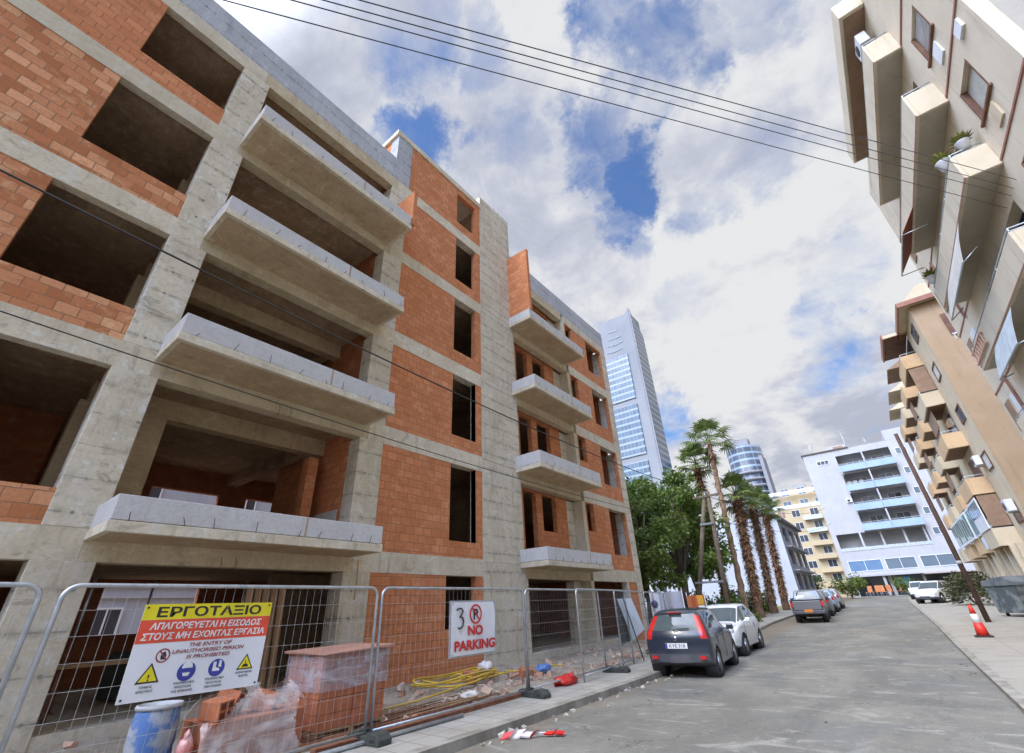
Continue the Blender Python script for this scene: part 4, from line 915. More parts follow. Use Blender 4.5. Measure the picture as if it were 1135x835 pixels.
for y, z in ((5.99, .95), (7.09, .95), (5.99, 1.70), (7.09, 1.70)): disc(y, z, .012, steel, .02, .026, 'eyelet', S2)
# tilted pale sheet on a panel
mpale = simple('pale_blue_sheet_board', (.62, .72, .84), .4, (.72, .78, .85), 1)
o = empty('tilted_sheet', (-6.42, 13.8, .7), 'pale blue plastic sheet hanging crooked on the fence beside the dark hatchback', 'sheet')
mb = MB(); q = [(-6.40, 12.92, 1.73), (-6.58, 14.25, 1.74), (-6.52, 14.75, .88), (-6.46, 13.72, .66)]
mb.add(q+[(x-.012, y, z) for x, y, z in q], [(0,1,2,3),(7,6,5,4),(0,4,5,1),(1,5,6,2),(2,6,7,3),(3,7,4,0)]); mb.build('front', mpale, o)
mb = MB(); q = [(-6.44, 12.93, 1.70), (-6.53, 13.75, .64), (-6.48, 13.0, .60)]; mb.add(q+[(x-.01, y, z) for x, y, z in q], [(0,1,2),(5,4,3),(0,3,4,1),(1,4,5,2),(2,5,3,0)]); mb.build('dark_triangle', plastic_black, o)  # thin dark triangle set behind the pale sheet
mb = MB(); mb.tube([(-6.36, 13.2, 1.78), (-6.42, 14.15, .10)], .018, 6); tag(mb.build('leaning_tube', simple('dark_tube', (.09, .10, .11), .5)), 'thin dark tube leaning in front of the crooked pale sheet', 'tube')
# banners at the plot corner
gb = simple('grey_banner', (.42, .42, .46), .6, (.48, .48, .50), 1.2); ob = simple('orange_banner', (.50, .11, .035), .6, (.45, .15, .05), 3); yb = simple('amber_banner', (.66, .34, .04), .6)
def banner(name, xa, ya, xb, yb_, z0, z1, mt, lab):
    o = empty(name, ((xa+xb)/2, (ya+yb_)/2, z0), lab, 'banner'); m = MB(); n = 10
    vs = []
    for i in range(n+1):
        f = i/n; x = xa+(xb-xa)*f; y = ya+(yb_-ya)*f+.05*math.sin(f*9)
        vs += [(x, y, z0), (x, y, z1), (x, y+.02, z0), (x, y+.02, z1)]
    fs = []
    for i in range(n): a = 4*i; fs += [(a, a+4, a+5, a+1), (a+2, a+3, a+7, a+6), (a+1, a+5, a+7, a+3), (a, a+2, a+6, a+4)]
    m.add(vs, fs+[(0, 1, 3, 2), (4*n, 4*n+2, 4*n+3, 4*n+1)]); m.build('sheet', mt, o)
    for x, y in ((xa, ya), (xb, yb_)): m = MB(); m.tube([(x, y+.05, .1), (x, y+.05, z1+.12)], .025, 6); m.build('post', steel, o)
    return o
bn = banner('grey_banner', -8.05, 20.3, -7.05, 20.15, .75, 1.98, gb, 'grey printed banner on the fence behind the dark hatchback')
mb = MB(); mb.prism([(-7.65, 1.05), (-7.45, 1.0), (-7.42, 1.25), (-7.55, 1.42), (-7.66, 1.3)], 'y', 20.10, 20.13); mb.prism([(-7.38, 1.02), (-7.22, 1.0), (-7.2, 1.22), (-7.3, 1.38), (-7.39, 1.25)], 'y', 20.08, 20.11); mb.build('print', simple('brown_print', (.27, .21, .20), .6), bn)
ob_ = banner('orange_banner', -7.0, 20.5, -6.25, 20.4, .75, 1.80, ob, 'orange and red banner right of the grey banner')
mb = MB(); mb.box(-6.52, -6.27, 20.30, 20.34, 1.45, 1.78); mb.build('amber_patch', yb, ob_); mb = MB(); mb.box(-6.52, -6.27, 20.29, 20.33, 1.1, 1.42); mb.build('white_patch', sgn_w, ob_)
bn2 = banner('white_banner', -8.55, 20.4, -8.12, 20.32, .95, 1.98, sgn_w, 'narrow white banner with a blue emblem, left of the grey banner')
mb = MB(); mb.lathe((-8.34, 20.30, 1.55), [(.15, 0), (.15, -.02)], 18, 'y'); mb.build('emblem', simple('navy_print', (.06, .06, .14), .5), bn2)
# barrel
bl = simple('blue_barrel_plastic', (.07, .16, .38), .6, (.32, .35, .38), 4.0, lo=.46, hi=.60)
BX, BY = -7.05, 2.33; o = empty('plastic_barrel', (BX, BY, .07), 'dusty blue plastic barrel standing below the warning sign', 'barrel')
mb = MB(); mb.lathe((BX, BY, .07), [(.195, 0), (.215, .04), (.228, .25), (.222, .3), (.228, .35), (.228, .50), (.215, .64), (.205, .68), (.195, .68), (.20, .62), (.205, .1)], 28); mb.build('body', bl, o)
mb = MB(); mb.lathe((BX, BY, .07), [(.20, .675), (.225, .675), (.23, .695), (.225, .715), (.20, .715), (.195, .695)], 28); mb.build('rim', simple('pale_barrel_rim', (.46, .48, .50), .6), o)
# hollow clay bricks
clay = simple('loose_clay', (.43, .15, .065), .9, (.30, .10, .048), 5, 0, .3, obj=False, rpi=.18)
def pallet(x0, x1, y0, y1, z):
    mb = MB()
    for i in range(3): yy_ = y0+(y1-y0-.08)*i/2; mb.box(x0, x1, yy_, yy_+.08, z, z+.08)
    for i in range(6): xx = x0+(x1-x0-.09)*i/5; mb.box(xx, xx+.09, y0, y1, z+.083, z+.105)
    return mb
def film(name, c=(.75, .76, .78), al=.45):
    m, t, b = newmat(name); b.inputs['Roughness'].default_value = .22; b.inputs['Base Color'].default_value = (*c, 1)
    n = nz(t, scl(t, pos(t), (1, 1, 2.2)), 2.2, 4, .55, 1.0); L(t, mrange(t, n.outputs[0], .40, .72, al*.62, min(1, al*1.5)), b.inputs['Alpha'])
    bump(t, b, nz(t, scl(t, pos(t), (1, 1, 3)), 7, 5, .6, 1).outputs[0], .6, .03); return m
shrink = film('shrink_wrap', (.58, .56, .60), al=.46); bagm = film('white_plastic_bag', (.74, .75, .77), .40)
bb_ = bagm.node_tree.nodes
for n_ in bb_:
    if n_.type == 'BUMP': n_.inputs['Strength'].default_value = .25
    if n_.type == 'BSDF_PRINCIPLED': n_.inputs['Roughness'].default_value = .4
def stack(name, x0, y0, nx, ny, nz_, z, bx, by, bz, lab, miss=()):
    o = empty(name, (x0, y0, z), lab, 'brick stack')
    pallet(x0-.03, x0+nx*bx+.03, y0-.03, y0+ny*by+.03, z).build('pallet', timber, o)
    for k in range(nz_):
        mb = MB()
        for i in range(nx):
            for j in range(ny):
                if (i, j, k) in miss: continue
                mb.obox((x0+(i+.5)*bx, y0+(j+.5)*by, z+.108+(k+.5)*bz), (bx-.008, by-.008, bz-.006), (0, 0, rnd.uniform(-.015, .015)))
        mb.build('brick_course', clay, o)
    return o
rnd.seed(8)
o = stack('brick_pack', -7.72, 4.16, 4, 4, 5, .10, .23, .28, .18, 'tall pack of orange hollow bricks in clear stretch film behind the fence joint')
mb = MB(); z0, z1 = .66, 1.11
ring = [(-7.75, 4.13), (-6.77, 4.13), (-6.77, 5.31), (-7.75, 5.31)]
vs = []; fs = []; rings = 8; per = []
for i in range(4):
    a, b = ring[i], ring[(i+1) % 4]
    for q in range(8): f = q/8; per.append((a[0]+(b[0]-a[0])*f, a[1]+(b[1]-a[1])*f))
for k in range(rings+1):
    for i, (x, y) in enumerate(per):
        w_ = .018*noise.noise(Vector((x*5, y*5, k*.9))); vs.append((x+w_, y+w_, z0+(z1-z0)*k/rings+.05*noise.noise(Vector((x*2, y*2, 5)))))
m_ = len(per)
fs = [(k*m_+i, k*m_+(i+1) % m_, (k+1)*m_+(i+1) % m_, (k+1)*m_+i) for k in range(rings) for i in range(m_)]
mb.add(vs, fs, True); mb.build('stretch_film', shrink, o)
mb = MB(); mb.obox((-7.25, 4.72, 1.135), (1.06, 1.28, .02), (.03, .02, .02), .01); mb.build('top_board', simple('pinkish_board', (.40, .21, .15), .8), o)
o = stack('brick_pile', -7.35, 2.72, 3, 4, 2, .06, .24, .29, .19, 'low open pile of hollow bricks under a torn white plastic bag')
def loose(loc, rot, lab, s=(.30, .2, .19)):
    o = empty('loose_brick', loc, lab, 'brick', 'loose hollow bricks'); o.rotation_euler = rot
    mb = MB(); mb.box(-s[0]/2, s[0]/2, -s[1]/2, s[1]/2, -s[2]/2, s[2]/2); mb.v = [tuple(Vector(v)+Vector(loc)) for v in mb.v]; mb.build('block', clay, o, .006)
    hm = MB()
    for a in (-.05, .05):
        for b in (-.045, .045): hm.box(loc[0]+s[0]/2+.0005, loc[0]+s[0]/2+.002, loc[1]+a-.032, loc[1]+a+.032, loc[2]+b-.03, loc[2]+b+.03)
    hm.build('core_hole', brickdark, o)
brickdark = simple('brick_core_shadow', (.12, .04, .02), .9)
loose((-6.86, 2.88, .66), (.1, .05, .35), 'loose orange brick lying on the near corner of the bagged pile')
loose((-7.1, 3.12, .70), (1.2, .2, .5), 'loose brick standing on edge on the bagged pile, under the plastic')
loose((-6.95, 3.48, .655), (.08, .3, .9), 'loose brick tilted inside the torn bag at the far end of the pile')
loose((-8.1, 8.6, .30), (.1, .1, .6), 'broken brick in the dirt beside the yellow hose')
loose((-7.5, 9.9, .25), (.3, .0, 1.1), 'brick lying in the dirt behind the red bag')
# torn plastic bag: thick folded sheets
o = empty('plastic_bag', (-6.95, 3.3, .4), 'torn white translucent plastic bag draped over the low brick pile', 'plastic bag'); rnd.seed(12)
path = [(-7.50, .45), (-7.34, .70), (-7.0, .86), (-6.72, .80), (-6.60, .62), (-6.56, .40), (-6.53, .14)]; NU, NV = 44, 36; gp = []
for j in range(NV+1):
    f = j/NV*(len(path)-1); i = min(int(f), len(path)-2); f -= i; px_, pz_ = path[i][0]+(path[i+1][0]-path[i][0])*f, path[i][1]+(path[i+1][1]-path[i][1])*f; row = []
    for u in range(NU+1):
        y = 2.66+1.28*u/NU; q = Vector((j*.16, u*.16, 3)); w1 = noise.noise(q*.8)*.035+abs(noise.noise(q*.9+Vector((7, 1, 0))))*.05+.006*noise.noise(q*2.5)
        end = min(u, NU-u)/NU; drop = .22*max(0, .12-end)/.12; row.append((px_+w1*.9, y+noise.noise(q*.7+Vector((0, 9, 4)))*.02, max(.12, pz_+w1*.6-drop)))
    gp.append(row)
for part_ in range(1):
    mb = MB()
    for j in range(NV):
        for u in range(NU):
            h_ = noise.noise(Vector((j*.105, u*.12, 1.7)))+.25*noise.noise(Vector((j*.4, u*.4, 5)))
            h_ = noise.noise(Vector((j*.075, u*.085, 1.7))); keep = h_ < -.0 if part_ == 0 else h_ < -.22
            if keep:
                d_ = .03 if part_ else 0; mb.add([(x+d_, y+d_*.5, z+d_*.6) for x, y, z in (gp[j][u], gp[j][u+1], gp[j+1][u+1], gp[j+1][u])], [(0, 1, 2, 3)], True)
    ob_s = mb.build('fold', bagm, o); bm_ = bmesh.new(); bm_.from_mesh(ob_s.data); bmesh.ops.remove_doubles(bm_, verts=bm_.verts, dist=.0008); bmesh.ops.recalc_face_normals(bm_, faces=bm_.faces); bm_.to_mesh(ob_s.data); bm_.free()
o = empty('pink_sack', (-6.72, 2.62, .06), 'crumpled pink plastic sack squeezed between barrel and bricks', 'sack'); mb = MB()
def lump(c, r, n=12, sq=(1, 1, 1), amp=.3, sd_=0):
    vs = []; m = n//2+1
    for i in range(m):
        a = math.pi*i/(m-1)
        for k in range(n):
            b = 2*math.pi*k/n; d = Vector((math.sin(a)*math.cos(b), math.sin(a)*math.sin(b), math.cos(a))); q = 1+amp*noise.noise(d*2.2+Vector((sd_, sd_*.7, 0)))
            vs.append((c[0]+d.x*r*q*sq[0], c[1]+d.y*r*q*sq[1], c[2]+d.z*r*q*sq[2]))
    return vs, [(i*n+k, i*n+(k+1) % n, (i+1)*n+(k+1) % n, (i+1)*n+k) for i in range(m-1) for k in range(n)]
mb.add(*lump((-6.80, 2.60, .34), .08, 16, (1, 1, 1.5), .5, 3), True); mb.build('body', simple('pink_plastic', (.66, .22, .20), .45, (.72, .45, .42), 8), o)
mb = MB(); mb.add(*lump((-6.80, 2.60, .47), .035, 10, (1, 1, 1.2), .6, 5), True); mb.build('knot', MATS['pink_plastic'], o)
def bag(name, loc, r, sq, mt, lab, sd_, cat='bag'):
    o = empty(name, loc, lab, cat); mb = MB(); mb.add(*lump((loc[0], loc[1], loc[2]+r*sq[2]*.8), r, 20, sq, .55, sd_), True); mb.build('body', mt, o)
    mb = MB(); mb.add(*lump((loc[0]+r*sq[0]*.5, loc[1]+r*.3, loc[2]+r*sq[2]*1.5), r*.35, 12, (1.2, 1, .7), .7, sd_+2), True); mb.build('crumpled_neck', mt, o)
redp = simple('red_plastic', (.62, .03, .02), .4, (.50, .02, .02), 6)
bag('red_bag', (-6.22, 9.62, .11), .20, (.9, 1.9, .5), redp, 'red plastic bag dropped at the foot of the fence', 1)
bag('white_bag', (-8.35, 9.4, .30), .16, (1, 1.2, .7), simple('white_rag', (.74, .70, .66), .7), 'crumpled white bag lying on top of the yellow hose', 4)
bag('blue_bag', (-7.6, 10.75, .16), .17, (1, 1.4, .6), simple('blue_plastic', (.10, .22, .52), .4), 'blue plastic bag in the rubble near the garage bay', 6)
bag('white_bag', (-7.05, 7.5, .10), .14, (1, 1.3, .5), MATS['white_rag'], 'small white rag near the fence bottom below the no parking sign', 8)
# red and white barrier tape on the road
o = empty('barrier_tape', (-4.65, 6.1, .01), 'crumpled red and white barrier tape lying on the road by the kerb', 'barrier tape'); tw = simple('tape_white', (.62, .56, .56), .5)
rnd.seed(5); P = [Vector((-4.92+.075*i+.04*math.sin(i*2.1), 5.84+.062*i+.03*math.sin(i*1.3), .012+.03*abs(math.sin(i*1.7)))) for i in range(10)]
for i in range(9):
    a, b = P[i], P[i+1]; s_ = Vector((rnd.uniform(-.03, .03), .05, rnd.uniform(.0, .06))); mb = MB()
    mb.quad(a-s_*.5, b-s_*.5, b+s_, a+s_); mb.quad(a-s_*.5+Vector((0, 0, .012)), b-s_*.5+Vector((0, 0, .014)), b+s_+Vector((.03, .02, .012)), a+s_+Vector((.02, 0, .012)))
    mb.build('red_stripe' if i in (0, 4, 6, 7, 8) else 'white_stripe', redp if i in (0, 4, 6, 7, 8) else tw, o)
# hose, pipes, bars, planks
o = empty('yellow_hose', (-8.3, 8.6, .2), 'tangled yellow plastic hose lying in the dirt behind the no parking sign', 'hose'); pts = []
for i in range(150):
    a = i*.23; r_ = .55+.38*math.sin(i*.11); pts.append((-8.25+r_*.62*math.cos(a)+.12*math.sin(i*.31), 8.65+r_*1.45*math.sin(a)+.2*math.cos(i*.17), .24+.035*math.sin(i*.7)+i*.0008+.05*max(0, noise.noise(Vector((i*.1, 1, 1))))))
mb = MB(); mb.tube(pts, .021, 6); mb.build('coil', m_yel, o)
mb = MB(); mb.tube([pts[0], (-7.7, 7.6, .2), (-7.5, 6.6, .18), (-7.55, 5.9, .16)], .019, 6); mb.build('loose_end', m_yel, o)
mb = MB(); mb.tube([(-7.9, 9.6, .3), (-7.6, 10.5, .22), (-8.0, 11.3, .25), (-7.5, 11.6, .22)], .019, 6); mb.build('loose_end', m_yel, o)
mb = MB(); mb.obox((-6.22, 5.9, .12), (.12, 4.2, .11), (0, 0, .02)); tag(mb.build('rusty_beam', rust, None, .008), 'rusty brown steel beam lying along the foot of the fence', 'steel beam')
mb = MB(); mb.tube([(-6.02, 2.4, .135), (-6.0, 4.3, .14), (-5.99, 6.2, .14)], .028, 8); tag(mb.build('steel_tube', steel), 'long grey steel tube lying just outside the fence bottom', 'tube')
rnd.seed(21)
for i in range(9):
    x = -6.48-i*.075; y = 4.6+rnd.uniform(-.9, .9); l = 2.6+rnd.uniform(0, 1.6); mb = MB(); mb.obox((x, y+.9, .12+.012*(i % 3)), (.05, l, .025), (rnd.uniform(-.01, .02), 0, rnd.uniform(-.05, .05)))
    tag(mb.build('timber_batten', timber), 'long thin brown timber batten in the loose bundle inside the fence', 'batten', 'timber battens along the fence')
for i in range(8):
    mb = MB(); x = -6.42-i*.09; mb.tube([(x, 1.2+rnd.uniform(-.4, .6), .16+.01*(i % 2)), (x+rnd.uniform(-.1, .1), 4.0, .15), (x+rnd.uniform(-.25, .2), 6.9+rnd.uniform(-.5, .8), .17)], .010, 6)
    tag(mb.build('rebar_rod', rust), 'rusty reinforcing rod lying with others inside the fence bottom', 'steel rod', 'rusty rods along the fence')
for i in range(5):
    mb = MB(); y = 4.15+i*.16; mb.obox((-9.55, y, 1.25), (.05, .11, 1.9), (.1+.04*i, R(10), .1*i), 0); tag(mb.build('leaning_plank', timber), 'weathered plank leaning inside the open ground floor bay behind the brick pack', 'plank', 'planks leaning in the open bay')
for i, (x, y, lab) in enumerate([(-11.5, 2.2, 'red steel prop nearest the big column in the open bay'), (-12.5, 3.4, 'second red steel prop, in the middle of the open bay'), (-11.8, 5.0, 'third red steel prop, on the brick pack side of the open bay')]):
    o = empty('steel_prop', (x, y, .38), lab, 'prop', 'red props in the ground floor'); mb = MB(); mb.tube([(x, y, .4), (x, y, 1.5)], .04, 8); mb.build('outer_tube', rust, o); mb = MB(); mb.tube([(x, y, 1.5), (x, y, 2.46)], .028, 8); mb.build('inner_tube', steel, o); mb = MB(); mb.box(x-.08, x+.08, y-.08, y+.08, .378, .395); mb.build('base_plate', rust, o)
o = empty('sawhorse_table', (-10.8, 1.9, .38), 'rough timber workbench with rusty legs inside the open bay', 'workbench')
mb = MB(); mb.box(-11.2, -10.4, 1.9, 3.6, 1.05, 1.10); mb.build('top', timber, o)
for x in (-11.1, -10.5):
    for y in (2.0, 3.5): mb = MB(); mb.tube([(x, y, .38), (x, y, 1.048)], .035, 6); mb.build('leg', rust, o)
mb = MB(); mb.obox((-12.2, 3.9, .78), (.9, 1.6, .8), (0, 0, .3), .03); tag(mb.build('cement_pallet', simple('dark_tarp', (.07, .075, .07), .7), None, .05), 'dark tarpaulin covered heap on a pallet inside the open bay', 'covered pallet')
rub = MB(); rnd.seed(31)
for i in range(750):
    y = rnd.uniform(-1, 20); x = -6.5-abs(rnd.gauss(0, 1.3)); 
    if x < -9.2: x = rnd.uniform(-9.2, -6.6)
    s_ = abs(rnd.gauss(0, .035))+.015; z_ = hgt(x, y)
    rub.obox((x, y, z_+s_*.25), (s_*rnd.uniform(.7, 2.2), s_*rnd.uniform(.7, 1.6), s_), (rnd.uniform(-.6, .6), rnd.uniform(-.6, .6), rnd.uniform(0, 3)), s_*.22)
tag(rub.build('rubble', simple('rubble_mix', (.36, .31, .25), .95, (.40, .17, .09), 2.2, rpi=.5)), kind='stuff')
st_ = MB()
for i in range(46):
    y = rnd.uniform(5.5, 12.5); x = lane(KL, y)+abs(rnd.gauss(.06, .18)); s_ = abs(rnd.gauss(0, .02))+.012
    if i < 3: s_ = rnd.uniform(.03, .05); x = lane(KL, y)+rnd.uniform(.05, .3)
    st_.obox((x, y, s_*.35), (s_*1.6, s_*1.2, s_), (rnd.uniform(-.4, .4), rnd.uniform(-.4, .4), rnd.uniform(0, 3)), s_*.3)
tag(st_.build('gravel', simple('pale_stone', (.36, .33, .28), .9, rpi=.3)), kind='stuff')
lit = MB()
for i in range(160):
    y = rnd.uniform(5, 70); x = rnd.choice([lane(KL, y)+abs(rnd.gauss(0, .25)), lane(KR, y)-abs(rnd.gauss(0, .3)), rnd.uniform(lane(KL, y), 3)]); s_ = rnd.uniform(.02, .05)
    z_ = gz(y)+(.008 if x < lane(KR, y) else .08); lit.obox((x, y, z_), (s_*1.5, s_, .006), (rnd.uniform(-.3, .3), rnd.uniform(-.3, .3), rnd.uniform(0, 3)))
tag(lit.build('leaf_litter', simple('dry_leaf', (.16, .11, .05), .9, rpi=.6)), kind='stuff')
# ---------------------------------------------------------------- poles and wires
cable = simple('cable_black', (.025, .025, .028), .6); cable2 = simple('cable_dark_grey', (.07, .07, .085), .5)
def cablerun(name, a, b, sag, r_, lab, group, mt=None):
    a, b = Vector(a), Vector(b); mb = MB(); mb.tube([a+(b-a)*(i/40)-Vector((0, 0, sag*4*(i/40)*(1-i/40))) for i in range(41)], r_, 6)
    return tag(mb.build(name, mt or cable), lab, 'cable', group)
ends = [((-4.232, .032), (5.99, 16.09, 11.22)), ((-3.577, .57), (5.99, 15.5, 11.19)), ((-3.27, .823), (5.99, 15.15, 11.16)), ((-2.916, 1.113), (5.99, 14.8, 11.17))]
for (p, q), lab in zip(ends, ['lowest of four overhead cables crossing the sky to the beige block', 'second lowest of the four overhead cables across the sky', 'second highest of the four overhead cables across the sky', 'highest of four overhead cables crossing the sky to the beige block']):
    a = Vector((p[0], p[1], 8.55)); b = Vector(q); d = (b-a); cablerun('overhead_cable', a-d*.55, b+d*.004, .05, .0085, lab, 'overhead cables across the street', cable2)
AP = (-7.75, 30.0); az_ = gz(30)
ap = empty('a_frame_pole', (AP[0], AP[1], az_), 'grey timber A shaped double utility pole in front of the dark trees', 'utility pole')
apex = (-7.62, 30, 7.75)
for x in (-10.0, -8.05): mb = MB(); mb.tube([(x, 30, az_-.1), (apex[0]+(x+9.0)*.09, 30, apex[2])], [.15, .11], 10); mb.build('pole_leg', polewood2, ap)
for z, a, b in ((5.75, -8.4, -7.6), (2.5, -9.5, -7.85)): mb = MB(); mb.box(a, b, 29.82, 29.88, z, z+.12); mb.build('crossbar', steel, ap)
mb = MB(); mb.box(-8.5, -6.9, 29.86, 29.96, 7.4, 7.52); mb.build('crossarm', polewood2, ap)
for x in (-8.3, -7.7, -7.1): mb = MB(); mb.lathe((x, 29.9, 7.52), [(.03, 0), (.05, .04), (.03, .08), (.05, .12), (.02, .17)], 10); mb.build('insulator', whitep, ap)
def through(px, far, n0): pass
cablerun('street_cable', (-7.2, -9.0, 7.3), (-7.6, 29.9, 7.62), .85, .016, 'thick dark cable sweeping low across the concrete front, upper of the two', 'cables along the concrete block')
cablerun('street_cable', (-7.2, -9.0, 5.35), (-7.65, 29.9, 5.8), .72, .009, 'thin dark cable across the concrete front, lower of the two', 'cables along the concrete block')
for i, lab in enumerate(['upper slack wire between the A shaped pole and the street end', 'lower slack wire between the A shaped pole and the street end']):
    cablerun('street_cable', (-7.5, 30.1, 7.4-1.4*i), (-4.9, WY-.3, 14-2.4*i), 1.0, .018, lab, 'cables beyond the A shaped pole')
PZ = gz(30)+.07
up = empty('wooden_pole', (2.62, 30, PZ), 'dark brown wooden utility pole beside the traffic cone on the right pavement', 'utility pole')
mb = MB(); mb.tube([(2.62, 30, PZ-.1), (2.60, 30, 4), (2.54, 30, 8.95)], [.105, .10, .085], 12); mb.build('shaft', polewood, up)
mb = MB(); mb.lathe((2.60, 30, 2.6), [(.105, 0), (.115, .02), (.115, .1), (.105, .12)], 14); mb.build('band', simple('pale_band', (.42, .42, .40), .6), up)
# traffic cone
cr_ = simple('cone_red', (.72, .035, .02), .45); cw = simple('cone_white', (.78, .76, .74), .5)
CX, CY, CZ = 1.72, 22.9, gz(22.6)+.07
cn = empty('traffic_cone', (CX, CY, CZ), 'tall red and white traffic cone at the foot of the wooden pole', 'traffic cone')
mb = MB(); mb.obox((CX, CY, CZ+.025), (.46, .46, .05)); mb.build('base', black, cn, .015)
for a, b, ra, rb, mt, nm in ((.05, .42, .17, .12, cr_, 'red_band'), (.42, .68, .12, .085, cw, 'white_band'), (.68, .95, .085, .045, cr_, 'red_band')):
    mb = MB(); mb.lathe((CX, CY, CZ), [(ra, a), (rb, b)], 20); mb.build(nm, mt, cn)
# rubbish container
sk = simple('container_grey', (.075, .09, .09), .6, (.19, .21, .205), 2.2, lo=.46, hi=.6); skd = simple('container_lid_grey', (.09, .11, .12), .6, (.16, .17, .17), 3)
DX, DY = 3.75, 33.5; DZ = gz(DY)+.07; dump = empty('rubbish_container', (DX, DY, DZ), 'battered dark grey rubbish container with a lid on the right pavement', 'container')
mb = MB(); prof = [(-.72, .16), (.62, .16), (.78, 1.30), (-.86, 1.30)]; mb.prism(prof, 'x', -1.35, 1.35); 
mz = Matrix.Rotation(R(33), 3, 'Z'); rot_ = lambda m: [tuple(mz @ Vector(v)+Vector((DX+1.2, DY+.4, DZ))) for v in m.v]
mb.v = rot_(mb); mb.build('body', sk, dump, .02)
mb = MB(); mb.prism([(-.92, 1.305), (.84, 1.305), (.80, 1.55), (-.5, 1.72), (-.9, 1.45)], 'x', -1.40, 1.40); mb.v = rot_(mb); mb.build('lid', skd, dump, .02)
for x in (-1.0, -.5, 0, .5, 1.0): mb = MB(); mb.obox((x, -.80, .72), (.07, .05, 1.0), (R(-7), 0, 0)); mb.v = rot_(mb); mb.build('rib', sk, dump)
for x in (-1.1, 1.1):
    for y in (-.5, .5): mb = MB(); mb.lathe((x, y, .08), [(.08, -.03), (.08, .03)], 14, 'x'); mb.v = rot_(mb); mb.build('wheel', black, dump)
# ---------------------------------------------------------------- vehicles
def paint(name, c, rough=.28, met=.0):
    m, t, b = newmat(name); b.inputs['Roughness'].default_value = rough; b.inputs['Metallic'].default_value = met
    b.inputs['Coat Weight'].default_value = .55; b.inputs['Coat Roughness'].default_value = .07
    p = pos(t, True); sp = N(t, 'ShaderNodeSeparateXYZ'); L(t, p, sp.inputs[0])
    dust = mm('MULTIPLY', mrange(t, sp.outputs[2], .75, .25), mrange(t, nz(t, p, 3, 6, .65).outputs[0], .3, .7), tree=t)
    L(t, mixc(t, mm('MULTIPLY', dust, .22, tree=t), c, (.26, .235, .20)), b.inputs['Base Color']); return m
car_glass = glassm('car_glass', (.045, .062, .062), .03, 1.0)
tyre_m = simple('tyre_rubber', (.022, .022, .023), .8); rim_m = simple('alloy_rim', (.42, .43, .44), .35, (.3, .31, .32), 12, .7, obj=True)
redlamp = simple('red_lamp_lens', (.55, .02, .015), .15, coat=.6); whitelamp = simple('clear_lamp_lens', (.62, .64, .66), .1, coat=.6); chrome = simple('chrome_trim', (.7, .7, .72), .15, None, 8, .95)
trimb = simple('bumper_plastic', (.05, .055, .065), .55, (.08, .08, .085), 5, obj=True); plate_w = simple('plate_white', (.76, .76, .76), .4); plate_o = simple('plate_amber', (.60, .22, .04), .4); amber = simple('amber_lens', (.70, .20, .02), .2)
def cr(p0, p1, p2, p3, t):
    m1, m2 = (p2-p0)*.42, (p3-p1)*.42
    return (2*t**3-3*t*t+1)*p1+(t**3-2*t*t+t)*m1+(-2*t**3+3*t*t)*p2+(t**3-t*t)*m2
def interp(a, n, closed=False):
    out = []
    for i in range(len(a)-1):
        p0, p1, p2, p3 = a[max(i-1, 0)], a[i], a[i+1], a[min(i+2, len(a)-1)]
        for k in range(n): out.append((i+k/n, cr(p0, p1, p2, p3, k/n)))
    out.append((len(a)-1, a[-1])); return out
